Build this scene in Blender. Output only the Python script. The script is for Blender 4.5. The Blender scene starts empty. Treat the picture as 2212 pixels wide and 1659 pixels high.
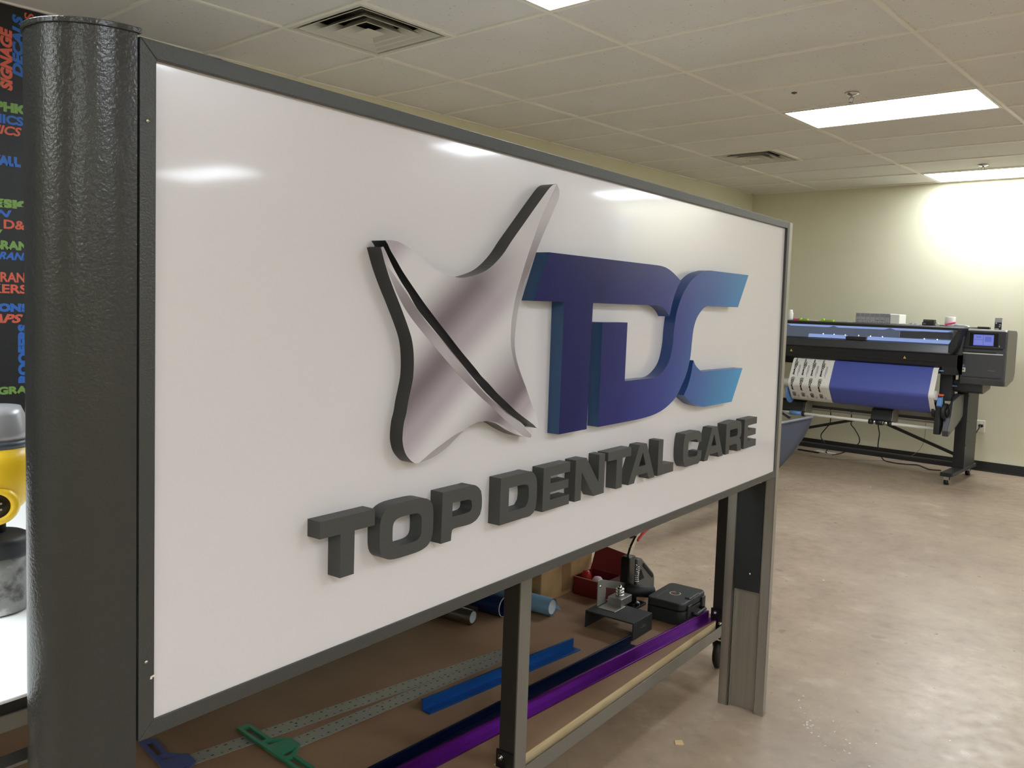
import bpy, bmesh, math, random
from mathutils import Vector, Matrix
random.seed(11)
scene = bpy.context.scene
C = scene.collection
PI = math.pi
EXPO = .13
H = 2.816            # ceiling height
TL = .6096           # ceiling module

# ------------------------------------------------------------------ materials
def srgb(r, g, b):
    f = lambda c: ((c/255)/12.92 if c/255 <= .04045 else ((c/255+.055)/1.055)**2.4)
    return (f(r), f(g), f(b), 1)

def mat(name, c, rough=.5, metal=0, bump=0, bscale=200, spec=.5, coat=0, emit=None, estr=0, alpha=1, trans=0):
    m = bpy.data.materials.new(name); m.use_nodes = True
    nt = m.node_tree; b = nt.nodes['Principled BSDF']
    b.inputs['Base Color'].default_value = c
    b.inputs['Roughness'].default_value = rough
    b.inputs['Metallic'].default_value = metal
    b.inputs['Specular IOR Level'].default_value = spec
    b.inputs['Coat Weight'].default_value = coat
    if trans: b.inputs['Transmission Weight'].default_value = trans
    if emit:
        b.inputs['Emission Color'].default_value = emit
        b.inputs['Emission Strength'].default_value = estr
    if bump:
        t = nt.nodes.new('ShaderNodeTexCoord'); n = nt.nodes.new('ShaderNodeTexNoise')
        n.inputs['Scale'].default_value = bscale; n.inputs['Detail'].default_value = 3
        bp = nt.nodes.new('ShaderNodeBump'); bp.inputs['Strength'].default_value = bump; bp.inputs['Distance'].default_value = .001
        nt.links.new(t.outputs['Object'], n.inputs['Vector'])
        nt.links.new(n.outputs['Fac'], bp.inputs['Height']); nt.links.new(bp.outputs['Normal'], b.inputs['Normal'])
    return m

def nd(m, kind, **k):
    n = m.node_tree.nodes.new(kind)
    for a, v in k.items():
        if a in n.inputs: n.inputs[a].default_value = v
        else: setattr(n, a, v)
    return n
def lk(m, a, b): m.node_tree.links.new(a, b)
def ramp(m, fac, stops, interp='LINEAR'):
    r = nd(m, 'ShaderNodeValToRGB'); e = r.color_ramp.elements; r.color_ramp.interpolation = interp
    while len(e) > 1: e.remove(e[-1])
    e[0].position = stops[0][0]; e[0].color = stops[0][1]
    for p, c in stops[1:]:
        x = e.new(p); x.color = c
    lk(m, fac, r.inputs['Fac']); return r
def bsdf(m): return m.node_tree.nodes['Principled BSDF']
def coords(m): return nd(m, 'ShaderNodeTexCoord').outputs['Object']
def noise(m, vec, scale, detail=4, rough=.55):
    n = nd(m, 'ShaderNodeTexNoise', Scale=scale, Detail=detail, Roughness=rough); lk(m, vec, n.inputs['Vector']); return n.outputs['Fac']
def mixc(m, fac, a, b):
    x = nd(m, 'ShaderNodeMix', data_type='RGBA')
    if isinstance(fac, float): x.inputs[0].default_value = fac
    else: lk(m, fac, x.inputs[0])
    for s, v in ((6, a), (7, b)):
        if isinstance(v, tuple): x.inputs[s].default_value = v
        else: lk(m, v, x.inputs[s])
    return x.outputs[2]
def mapr(m, v, a, b, c=0., d=1.):
    x = nd(m, 'ShaderNodeMapRange'); lk(m, v, x.inputs[0])
    for i, q in enumerate((a, b, c, d)): x.inputs[i+1].default_value = q
    return x.outputs[0]

M = {}
# floor: sealed concrete with cloudy stains
m = M['floor'] = mat('sealed_concrete', srgb(178,158,140), .42)
v = coords(m); n1 = noise(m, v, .9, 6, .6); n2 = noise(m, v, 5., 6, .62); n3 = noise(m, v, 38., 4)
c1 = ramp(m, n1, [(.34, srgb(134,115,96)), (.5, srgb(160,140,118)), (.66, srgb(184,166,143))]).outputs['Color']
c2 = ramp(m, n2, [(.27, srgb(112,95,80)), (.42, srgb(156,136,115)), (.58, srgb(166,146,124)), (.70, srgb(202,186,164))]).outputs['Color']
c3 = mixc(m, .5, c1, c2)
n4 = noise(m, v, 13., 7, .65); n5 = noise(m, v, 6.5, 3, .5)
c3 = mixc(m, .24, c3, ramp(m, n4, [(.3, srgb(120,102,86)), (.47, srgb(160,140,118)), (.6, srgb(168,148,126)), (.72, srgb(204,188,168))]).outputs['Color'])
c3 = mixc(m, mapr(m, n5, .70, .73, 0, .55), c3, srgb(112,96,82))
dk = mapr(m, n3, .68, .74)
sp = mixc(m, dk, c3, mixc(m, .35, c3, srgb(110,92,78)))
lk(m, sp, bsdf(m).inputs['Base Color'])
lk(m, mapr(m, n4, .3, .7, .42, .26), bsdf(m).inputs['Roughness'])
bp = nd(m, 'ShaderNodeBump', Strength=.08, Distance=.01); lk(m, n2, bp.inputs['Height']); lk(m, bp.outputs['Normal'], bsdf(m).inputs['Normal'])
# ceiling tile: fissured mineral fibre
m = M['tile'] = mat('mineral_fibre_tile', srgb(236,232,222), .9)
v = coords(m); vo = nd(m, 'ShaderNodeTexVoronoi', Scale=52., Randomness=1.); 
mp = nd(m, 'ShaderNodeMapping'); mp.inputs['Scale'].default_value = (1, .55, 1); lk(m, v, mp.inputs[0])
dist = nd(m, 'ShaderNodeTexNoise', Scale=60., Detail=2); lk(m, mp.outputs[0], dist.inputs['Vector'])
va = nd(m, 'ShaderNodeVectorMath', operation='ADD'); vs = nd(m, 'ShaderNodeVectorMath', operation='SCALE'); vs.inputs['Scale'].default_value = .02
lk(m, dist.outputs['Color'], vs.inputs[0]); lk(m, mp.outputs[0], va.inputs[0]); lk(m, vs.outputs[0], va.inputs[1]); lk(m, va.outputs[0], vo.inputs['Vector'])
pit = mapr(m, vo.outputs['Distance'], .10, .17, 1., 0.)
sel = mapr(m, noise(m, v, 30., 2), .48, .56)
mu = nd(m, 'ShaderNodeMath', operation='MULTIPLY'); lk(m, pit, mu.inputs[0]); lk(m, sel, mu.inputs[1])
big = ramp(m, noise(m, v, 1.3, 3), [(.3, srgb(214,211,203)), (.7, srgb(224,221,213))]).outputs['Color']
lk(m, mixc(m, mu.outputs[0], big, srgb(160,152,138)), bsdf(m).inputs['Base Color'])
M['grid'] = mat('ceiling_grid_paint', srgb(232,227,214), .5)
m = M['wall'] = mat('cream_wall_paint', srgb(214,208,180), .75)
v = coords(m); lk(m, ramp(m, noise(m, v, 1.1, 3), [(.3, srgb(212,206,177)), (.7, srgb(218,212,184))]).outputs['Color'], bsdf(m).inputs['Base Color'])
bp = nd(m, 'ShaderNodeBump', Strength=.12, Distance=.002); lk(m, noise(m, v, 160., 3), bp.inputs['Height']); lk(m, bp.outputs['Normal'], bsdf(m).inputs['Normal'])
M['partition'] = mat('pale_grey_partition', srgb(196,200,204), .6)
M['base'] = mat('black_vinyl_base', srgb(22,22,21), .45)
M['lens'] = mat('lit_lens', (1,1,1,1), .5, emit=(.83,.905,1,1), estr=22)
M['steelwhite'] = mat('white_enamel', srgb(214,209,196), .4)
M['vent'] = mat('vent_enamel', srgb(205,200,186), .45)
m = M['ventdark'] = mat('duct_dark', srgb(40,36,30), .9)
lk(m, ramp(m, noise(m, coords(m), 14., 4), [(.35, srgb(28,25,20)), (.65, srgb(84,76,62))]).outputs['Color'], bsdf(m).inputs['Base Color'])
M['chrome'] = mat('chrome', srgb(205,203,198), .18, 1)
M['steel'] = mat('zinc_steel', srgb(170,168,162), .35, 1)
# sign
m = M['panel'] = mat('gloss_white_panel', srgb(222,218,219), .25, coat=.7); bsdf(m).inputs['Coat Roughness'].default_value = .06
bp = nd(m, 'ShaderNodeBump', Strength=.25, Distance=.004)
mp = nd(m, 'ShaderNodeMapping'); mp.inputs['Scale'].default_value = (1, 1, 2.2); lk(m, coords(m), mp.inputs[0])
lk(m, noise(m, mp.outputs[0], 1.6, 1, .3), bp.inputs['Height']); 
bp2 = nd(m, 'ShaderNodeBump', Strength=.05, Distance=.001); lk(m, noise(m, coords(m), 420., 2), bp2.inputs['Height'])
lk(m, bp.outputs['Normal'], bp2.inputs['Normal']); lk(m, bp2.outputs['Normal'], bsdf(m).inputs['Normal'])
M['frame'] = mat('charcoal_textured_paint', srgb(63,64,61), .32, bump=.9, bscale=330)
M['pole'] = mat('charcoal_pole_paint', srgb(52,53,51), .22, bump=.7, bscale=220)
M['gap'] = mat('dark_gap', srgb(10,10,10), .8)
M['letter'] = mat('letter_grey_paint', srgb(66,67,65), .5, bump=.2, bscale=500)
m = M['silverprint'] = mat('silver_print', srgb(190,186,186), .3)
def sz(m):
    s = nd(m, 'ShaderNodeSeparateXYZ'); lk(m, coords(m), s.inputs[0]); return s.outputs['X'], s.outputs['Z']
def lin(m, X, Z, a, b, c=0.):
    p = nd(m, 'ShaderNodeMath', operation='MULTIPLY'); lk(m, X, p.inputs[0]); p.inputs[1].default_value = a
    q = nd(m, 'ShaderNodeMath', operation='MULTIPLY_ADD'); lk(m, Z, q.inputs[0]); q.inputs[1].default_value = b; lk(m, p.outputs[0], q.inputs[2])
    r = nd(m, 'ShaderNodeMath', operation='ADD'); lk(m, q.outputs[0], r.inputs[0]); r.inputs[1].default_value = c; return r.outputs[0]
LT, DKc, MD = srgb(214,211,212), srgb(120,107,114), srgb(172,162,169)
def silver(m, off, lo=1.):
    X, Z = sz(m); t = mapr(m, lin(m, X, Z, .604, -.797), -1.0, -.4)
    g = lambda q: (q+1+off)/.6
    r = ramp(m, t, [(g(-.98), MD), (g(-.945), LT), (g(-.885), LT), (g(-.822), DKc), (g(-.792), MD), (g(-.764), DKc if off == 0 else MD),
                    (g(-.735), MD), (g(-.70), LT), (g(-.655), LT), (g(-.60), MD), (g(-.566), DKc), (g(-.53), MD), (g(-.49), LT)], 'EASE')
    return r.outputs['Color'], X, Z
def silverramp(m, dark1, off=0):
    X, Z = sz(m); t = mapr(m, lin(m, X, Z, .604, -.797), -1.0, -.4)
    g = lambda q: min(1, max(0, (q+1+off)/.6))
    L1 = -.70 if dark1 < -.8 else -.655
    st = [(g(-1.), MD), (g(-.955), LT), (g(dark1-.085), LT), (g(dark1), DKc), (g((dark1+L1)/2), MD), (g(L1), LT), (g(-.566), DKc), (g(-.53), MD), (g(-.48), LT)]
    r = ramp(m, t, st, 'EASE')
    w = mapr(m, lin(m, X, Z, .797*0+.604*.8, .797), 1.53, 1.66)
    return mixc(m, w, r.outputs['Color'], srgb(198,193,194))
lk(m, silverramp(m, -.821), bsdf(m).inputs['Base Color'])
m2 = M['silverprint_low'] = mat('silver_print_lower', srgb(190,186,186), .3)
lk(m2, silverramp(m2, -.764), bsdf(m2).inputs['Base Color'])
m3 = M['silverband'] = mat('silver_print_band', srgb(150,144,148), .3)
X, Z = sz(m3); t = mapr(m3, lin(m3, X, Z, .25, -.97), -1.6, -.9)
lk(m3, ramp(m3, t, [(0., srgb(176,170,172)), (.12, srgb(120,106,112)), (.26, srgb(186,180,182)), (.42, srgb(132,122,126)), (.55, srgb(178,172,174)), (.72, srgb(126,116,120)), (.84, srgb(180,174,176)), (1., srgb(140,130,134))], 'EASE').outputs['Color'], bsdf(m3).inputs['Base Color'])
M['silveredge'] = mat('dark_emblem_edge', srgb(38,39,37), .35)
m = M['blueface'] = mat('blue_gradient_face', srgb(40,40,110), .2, spec=.3)
X, Z = sz(m); t = mapr(m, lin(m, X, Z, 1., -.35), .32, 1.55)
lk(m, ramp(m, t, [(0., srgb(14,12,84)), (.2, srgb(12,12,84)), (.38, srgb(28,32,114)), (.55, srgb(42,58,142)), (.72, srgb(54,96,164)), (.88, srgb(54,132,188)), (1., srgb(54,156,212))]).outputs['Color'], bsdf(m).inputs['Base Color'])
m = M['blueedge'] = mat('blue_edge', srgb(36,70,118), .35)
X, Z = sz(m); t = mapr(m, X, .8, 2.)
lk(m, ramp(m, t, [(0., srgb(42,78,118)), (.3, srgb(38,70,112)), (.55, srgb(34,62,122)), (.8, srgb(52,92,152)), (1., srgb(70,110,190))]).outputs['Color'], bsdf(m).inputs['Base Color'])
m = M['alu'] = mat('mill_aluminium', srgb(176,171,162), .38, .75)
mp = nd(m, 'ShaderNodeMapping'); mp.inputs['Scale'].default_value = (60, 60, .8); lk(m, coords(m), mp.inputs[0])
lk(m, mapr(m, noise(m, mp.outputs[0], 3., 4), .3, .7, .36, .42), bsdf(m).inputs['Roughness'])
lk(m, ramp(m, noise(m, mp.outputs[0], 1.2, 3), [(.3, srgb(164,160,152)), (.7, srgb(176,171,163))]).outputs['Color'], bsdf(m).inputs['Base Color'])
M['blackplate'] = mat('black_plate', srgb(30,32,32), .55, bump=.3, bscale=400)
# table
M['tabletop'] = mat('white_table_top', srgb(244,244,240), .4)
M['blackband'] = mat('black_band', srgb(24,22,20), .6)
M['greysteel'] = mat('grey_painted_steel', srgb(122,117,108), .42, .3, bump=.15, bscale=150)
M['shadedsteel'] = mat('shaded_leg_steel', srgb(44,41,37), .5)  # shaded side of the legs, the shade put into the colour
m = M['board'] = mat('brown_hardboard', srgb(150,118,88), .55)
v = coords(m); lk(m, ramp(m, noise(m, v, 2.2, 6, .6), [(.3, srgb(138,106,78)), (.55, srgb(152,120,90)), (.75, srgb(164,134,104))]).outputs['Color'], bsdf(m).inputs['Base Color'])
m = M['ply'] = mat('plywood_edge', srgb(214,190,146), .6)
mp = nd(m, 'ShaderNodeMapping'); mp.inputs['Scale'].default_value = (2, 30, 30); lk(m, coords(m), mp.inputs[0])
lk(m, ramp(m, noise(m, mp.outputs[0], 4., 4), [(.3, srgb(200,174,128)), (.7, srgb(222,200,158))]).outputs['Color'], bsdf(m).inputs['Base Color'])
M['bolt'] = mat('bolt_steel', srgb(190,188,184), .25, 1)
M['black'] = mat('black_plastic', srgb(26,26,26), .45)
M['blackgloss'] = mat('black_gloss', srgb(18,18,19), .2)
M['rubber'] = mat('black_rubber', srgb(16,16,16), .6)
M['purple'] = mat('purple_anodised', srgb(108,34,130), .25, .8)
M['blueano'] = mat('blue_anodised', srgb(16,78,142), .3, .5)
M['navyano'] = mat('navy_anodised', srgb(6,24,60), .32, .6)
M['rule'] = mat('satin_rule_metal', srgb(160,158,146), .4, .35)
M['ruleink'] = mat('rule_ink', srgb(44,42,38), .6)
M['green'] = mat('green_plastic', srgb(40,128,92), .35)
M['bluehead'] = mat('dusty_blue_plastic', srgb(74,84,130), .4)
M['navy'] = mat('navy_vinyl', srgb(18,40,84), .35)
M['paleblue'] = mat('pale_blue_vinyl', srgb(126,166,196), .4)
M['rollwhite'] = mat('white_backing', srgb(214,218,220), .6)
M['foil'] = mat('silver_vinyl', srgb(140,136,128), .28, .8)
m = M['card'] = mat('cardboard', srgb(170,136,92), .8)
lk(m, ramp(m, noise(m, coords(m), 9., 5), [(.3, srgb(158,124,82)), (.7, srgb(180,146,100))]).outputs['Color'], bsdf(m).inputs['Base Color'])
M['tape'] = mat('packing_tape', srgb(150,116,82), .3)
M['darkred'] = mat('dark_red_card', srgb(112,24,32), .5)
M['red'] = mat('red_plastic', srgb(176,32,30), .35)
M['redgrip'] = mat('red_grip', srgb(190,52,44), .4)
M['pinkwhite'] = mat('pinkish_white', srgb(226,206,214), .5)
M['castgrey'] = mat('cast_grey', srgb(92,94,92), .35, .6)
M['satin'] = mat('satin_aluminium', srgb(168,166,160), .4, .9)
M['casing'] = mat('dark_case_plastic', srgb(36,39,38), .5, bump=.4, bscale=500)
M['sticker'] = mat('cream_sticker', srgb(210,204,188), .5)
M['inkgrey'] = mat('grey_ink', srgb(110,110,108), .5)
M['inkblack'] = mat('black_ink', srgb(20,20,20), .5)
M['inkred'] = mat('red_ink', srgb(170,50,40), .5)
# printer
M['pr_dark'] = mat('printer_dark_grey', srgb(46,47,48), .42)
M['pr_black'] = mat('printer_black', srgb(20,20,21), .5)
M['pr_side'] = mat('printer_side_grey', srgb(112,110,101), .5)
M['pr_mid'] = mat('printer_mid_grey', srgb(68,68,69), .38)
M['pr_light'] = mat('printer_light_trim', srgb(205,203,198), .3)
M['pr_beam'] = mat('printer_beam', srgb(150,146,136), .4)
M['pr_blue'] = mat('printer_blue_plastic', srgb(96,138,190), .4)
M['smoke'] = mat('smoked_window', srgb(196,202,212), .06, trans=.94)
M['glowblue'] = mat('inner_blue_glow', srgb(60,80,120), .4, emit=(.45,.58,1,1), estr=1.0)
M['glowdim'] = mat('glowing_platen', srgb(110,116,128), .5, emit=(.32,.38,.5,1), estr=.3)  # faint emission added, stands in for the grey reflections in the window
M['led'] = mat('led', (1,1,1,1), .3, emit=(.8,.9,1,1), estr=9)
M['screen'] = mat('lit_screen', srgb(20,24,60), .2, emit=(.10,.12,.42,1), estr=1.)
M['screenlite'] = mat('lit_screen_panel', srgb(20,24,60), .2, emit=(.16,.19,.52,1), estr=1.)
M['printblue'] = mat('royal_blue_print', srgb(74,86,160), .42)
M['paper'] = mat('white_media', srgb(226,222,214), .5)
M['yellow'] = mat('warning_yellow', srgb(226,196,70), .5)
M['orange'] = mat('orange_plastic', srgb(226,84,40), .45)
M['cable'] = mat('black_cable', srgb(24,22,22), .5)
M['cablegrey'] = mat('grey_cable', srgb(130,124,112), .5)
M['cart'] = mat('grey_cartridge', srgb(168,166,168), .4)
M['cartdim'] = mat('cartridge_inset', srgb(140,138,141), .4)
M['white'] = mat('white_plastic', srgb(232,228,216), .4)
M['lime'] = mat('lime_plastic', srgb(176,222,40), .4)
M['pink'] = mat('pink_plastic', srgb(232,70,124), .4)
M['clear'] = mat('clear_bag', srgb(200,204,206), .15)
M['brown'] = mat('brown_wood', srgb(96,66,44), .6)
M['fabric'] = mat('grey_fabric', srgb(70,74,88), .9, bump=.4, bscale=600)
M['fabricedge'] = mat('grey_fabric_hem', srgb(118,122,132), .8)
M['outlet'] = mat('outlet_white', srgb(236,230,212), .4)
# sprayer
M['spyellow'] = mat('yellow_plastic', srgb(250,206,44), .35)
M['spgrey'] = mat('grey_metal_cap', srgb(176,176,178), .35, .3)
M['spband'] = mat('slate_band', srgb(74,80,88), .4)
m = M['spcup'] = mat('paint_smeared_cup', srgb(140,140,136), .5)
lk(m, ramp(m, noise(m, coords(m), 26., 4), [(.32, srgb(84,82,80)), (.45, srgb(140,140,136)), (.6, srgb(150,150,146)), (.72, srgb(206,204,200))]).outputs['Color'], bsdf(m).inputs['Base Color'])
M['muralblack'] = mat('black_wall_print', srgb(24,26,26), .5)
M['m_orange'] = mat('print_orange', srgb(214,96,72), .5)
M['m_blue'] = mat('print_blue', srgb(44,104,190), .5)
M['m_green'] = mat('print_green', srgb(120,160,78), .5)
M['chipwood'] = mat('pale_wood_chip', srgb(206,176,128), .6)
M['shaving'] = mat('aluminium_shaving', srgb(246,246,240), .25, .2)
M['puck'] = mat('dark_machine', srgb(40,41,44), .5)

# ------------------------------------------------------------------ geometry helpers
class MB:
    def __init__(self): self.v = []; self.f = []; self.mi = []; self.sm = []
    def _add(self, vs, fs, m=0, smooth=False, X=None):
        o = len(self.v)
        for p in vs:
            p = Vector(p)
            self.v.append(tuple(X @ p) if X else tuple(p))
        for f in fs: self.f.append([o+i for i in f]); self.mi.append(m); self.sm.append(smooth)
        return self
    def box(self, x0, x1, y0, y1, z0, z1, m=0, X=None):
        vs = [(x, y, z) for z in (z0, z1) for y in (y0, y1) for x in (x0, x1)]
        return self._add(vs, [(0,2,3,1), (4,5,7,6), (0,1,5,4), (2,6,7,3), (0,4,6,2), (1,3,7,5)], m, False, X)
    def hexa(self, q, m=0, X=None):   # 8 corners: bottom ring 4 then top ring 4
        return self._add(q, [(3,2,1,0), (4,5,6,7), (0,1,5,4), (1,2,6,5), (2,3,7,6), (3,0,4,7)], m, False, X)
    def bar(self, a, b, w, h=None, m=0, up=(0,0,1)):
        a = Vector(a); b = Vector(b); h = h or w; d = (b-a).normalized(); u = Vector(up)
        s = d.cross(u)
        if s.length < 1e-4: s = d.cross(Vector((1,0,0)))
        s.normalize(); u = s.cross(d)
        q = [p+s*i*w/2+u*j*h/2 for p in (a, b) for i, j in ((-1,-1), (1,-1), (1,1), (-1,1))]
        return self._add(q, [(3,2,1,0), (4,5,6,7), (0,1,5,4), (1,2,6,5), (2,3,7,6), (3,0,4,7)], m)
    def cyl(self, a, b, r, r2=None, n=24, m=0, caps=True):
        return self.tube([a, b], [r, r if r2 is None else r2], n, m, caps)
    def tube(self, pts, r, n=12, m=0, caps=True):
        pts = [Vector(p) for p in pts]; k = len(pts)
        rs = r if isinstance(r, (list, tuple)) else [r]*k
        d0 = (pts[1]-pts[0]).normalized(); u = d0.orthogonal().normalized(); rings = []; o = len(self.v)
        for i, p in enumerate(pts):
            d = (pts[min(i+1, k-1)]-pts[max(i-1, 0)]).normalized()
            u = (u - d*u.dot(d))
            u = u.normalized() if u.length > 1e-6 else d.orthogonal().normalized()
            w = d.cross(u)
            for j in range(n):
                t = 2*PI*j/n; self.v.append(tuple(p+(u*math.cos(t)+w*math.sin(t))*rs[i]))
        for i in range(k-1):
            for j in range(n):
                self.f.append([o+i*n+j, o+i*n+(j+1) % n, o+(i+1)*n+(j+1) % n, o+(i+1)*n+j]); self.mi.append(m); self.sm.append(True)
        if caps:
            for base, rev in ((o, True), (o+(k-1)*n, False)):
                f = [base+j for j in range(n)]
                self.f.append(f[::-1] if rev else f); self.mi.append(m); self.sm.append(False)
        return self
    def lathe(self, prof, c=(0,0,0), n=32, m=0, X=None, a0=0, a1=2*PI, smooth=True):
        full = abs(a1-a0-2*PI) < 1e-6; na = n if full else n+1; o = len(self.v)
        for r, z in prof:
            for j in range(na):
                t = a0+(a1-a0)*j/n; p = Vector((r*math.cos(t), r*math.sin(t), z))
                p = (X @ p) if X else p
                self.v.append(tuple(p+Vector(c)))
        for i in range(len(prof)-1):
            for j in range(n):
                j2 = (j+1) % na
                self.f.append([o+i*na+j, o+i*na+j2, o+(i+1)*na+j2, o+(i+1)*na+j]); self.mi.append(m); self.sm.append(smooth)
        return self
    def prism(self, poly, h0, h1, ax='z', m=0, me=None, X=None):   # polygon in the plane across ax
        k = len(poly)
        f = {'z': lambda a, b, h: (a, b, h), 'x': lambda a, b, h: (h, a, b), 'y': lambda a, b, h: (a, h, b)}[ax]
        vs = [f(a, b, h0) for a, b in poly]+[f(a, b, h1) for a, b in poly]
        self._add(vs, [list(range(k))[::-1], list(range(k, 2*k))], m, False, X)
        o = len(self.v)-2*k
        for i in range(k):
            j = (i+1) % k; self.f.append([o+i, o+j, o+k+j, o+k+i]); self.mi.append(m if me is None else me); self.sm.append(False)
        return self
    def build(self, name, mats, parent=None, bevel=0, label=None, seg=2):
        me = bpy.data.meshes.new(name); me.from_pydata(self.v, [], self.f)
        for mm in (mats if isinstance(mats, (list, tuple)) else [mats]): me.materials.append(M[mm] if isinstance(mm, str) else mm)
        for p, a, s in zip(me.polygons, self.mi, self.sm): p.material_index = a; p.use_smooth = s
        bm = bmesh.new(); bm.from_mesh(me); bmesh.ops.recalc_face_normals(bm, faces=bm.faces); bm.to_mesh(me); bm.free()
        me.update()
        o = bpy.data.objects.new(name, me); C.objects.link(o)
        if parent: o.parent = parent
        if bevel:
            b = o.modifiers.new('soft_edge', 'BEVEL'); b.width = bevel; b.segments = seg; b.limit_method = 'ANGLE'; b.angle_limit = math.radians(40)
        if label: o['label'] = label
        return o

def thing(name, label, cat, loc=(0,0,0), rz=0, group=None):
    o = bpy.data.objects.new(name, None); o.empty_display_size = .1; C.objects.link(o)
    o.location = loc; o.rotation_euler = (0,0,rz); o['label'] = label; o['category'] = cat
    if group: o['group'] = group
    return o
def tag(o, label, cat, group=None, kind=None):
    o['label'] = label; o['category'] = cat
    if group: o['group'] = group
    if kind: o['kind'] = kind
    return o
def struct(o, label=None):
    o['kind'] = 'structure'
    if label: o['label'] = label
    return o
def dup(root, loc=None, label=None, rz=None, group=None):
    r = root.copy(); C.objects.link(r)
    if loc is not None: r.location = loc
    if rz is not None: r.rotation_euler = (0,0,rz)
    if label: r['label'] = label
    if group: r['group'] = group
    for ch in list(root.children):
        c = ch.copy(); C.objects.link(c); c.parent = r
        for g in list(ch.children):
            d = g.copy(); C.objects.link(d); d.parent = c
    return r

def smooth(pts, ang=28, sub=4):
    n = len(pts); P = [Vector(p) for p in pts]; corner = []
    for i in range(n):
        a = P[i]-P[i-1]; b = P[(i+1) % n]-P[i]
        corner.append(a.angle(b, 0) > math.radians(ang))
    out = []
    for i in range(n):
        p1, p2 = P[i], P[(i+1) % n]
        if corner[i] and corner[(i+1) % n]: out.append(tuple(p1)); continue
        p0 = P[i-1] if not corner[i] else p1+(p1-p2)*.5
        p3 = P[(i+2) % n] if not corner[(i+1) % n] else p2+(p2-p1)*.5
        L = (p2-p1).length
        if L > .12: out.append(tuple(p1)); continue
        def tang(a, b, c):
            t = (c-a); return t.normalized()*L if t.length > 0 else t
        m1 = tang(p0, p1, p2); m2 = tang(p1, p2, p3)
        for k in range(sub):
            t = k/sub; t2 = t*t; t3 = t2*t
            out.append(tuple(p1*(2*t3-3*t2+1)+m1*(t3-2*t2+t)+p2*(-2*t3+3*t2)+m2*(t3-t2)))
    return out

def curve_mesh(cu):
    o = bpy.data.objects.new('tmp', cu); C.objects.link(o)
    dg = bpy.context.evaluated_depsgraph_get(); dg.update()
    me = bpy.data.meshes.new_from_object(o.evaluated_get(dg)); bpy.data.objects.remove(o); return me

def plate(name, loops, b0, b1, mats, parent, edge=None, label=None, bev=0):
    """outline(s) in the (s, z) plane pushed through b0..b1; mats[0] faces, mats[1] edges"""
    cu = bpy.data.curves.new('c', 'CURVE'); cu.dimensions = '2D'; cu.fill_mode = 'BOTH'; cu.extrude = (b1-b0)/2
    for lp in loops:
        sp = cu.splines.new('POLY'); sp.points.add(len(lp)-1); sp.use_cyclic_u = True
        for p, (x, y) in zip(sp.points, lp): p.co = (x, y, 0, 1)
    me = curve_mesh(cu); bm_ = (b0+b1)/2
    for v in me.vertices: x, y, z = v.co; v.co = (x, bm_-z, y)
    me.materials.clear()
    for mm in mats: me.materials.append(M[mm])
    me.update()
    for p in me.polygons:
        p.use_smooth = False
        p.material_index = 0 if (abs(p.normal.y) > .5 or len(mats) == 1) else 1
    bm = bmesh.new(); bm.from_mesh(me); bmesh.ops.remove_doubles(bm, verts=bm.verts, dist=1e-6); bmesh.ops.recalc_face_normals(bm, faces=bm.faces); bm.to_mesh(me); bm.free()
    o = bpy.data.objects.new(name, me); C.objects.link(o); o.parent = parent
    if label: o['label'] = label
    return o

def text_obj(name, s, matl, parent, X, size=None, fit=None, depth=.0005, bold=0, shear=0):
    """text as real flat geometry; fit=(w,h) scales the ink box to that size with its corner on the origin of X"""
    cu = bpy.data.curves.new('t', 'FONT'); cu.body = s; cu.extrude = depth; cu.offset = bold; cu.shear = shear
    cu.resolution_u = 3
    if size: cu.size = size
    me = curve_mesh(cu)
    xs = [v.co.x for v in me.vertices]; ys = [v.co.y for v in me.vertices]
    sx = sy = 1
    if fit:
        sx = fit[0]/(max(xs)-min(xs)); sy = fit[1]/(max(ys)-min(ys))
    for v in me.vertices:
        p = Vector(((v.co.x-min(xs))*sx, (v.co.y-min(ys))*sy, v.co.z)); v.co = X @ p
    me.materials.clear(); me.materials.append(M[matl]); me.update()
    o = bpy.data.objects.new(name, me); C.objects.link(o)
    if parent: o.parent = parent
    return o
def frame_mat(o, x, y):
    """matrix from 2d text space (x right, y up) to 3d: origin o, axes x and y"""
    x = Vector(x).normalized(); y = Vector(y).normalized(); z = x.cross(y)
    R = Matrix((x, y, z)).transposed().to_4x4(); R.translation = Vector(o); return R
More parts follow.
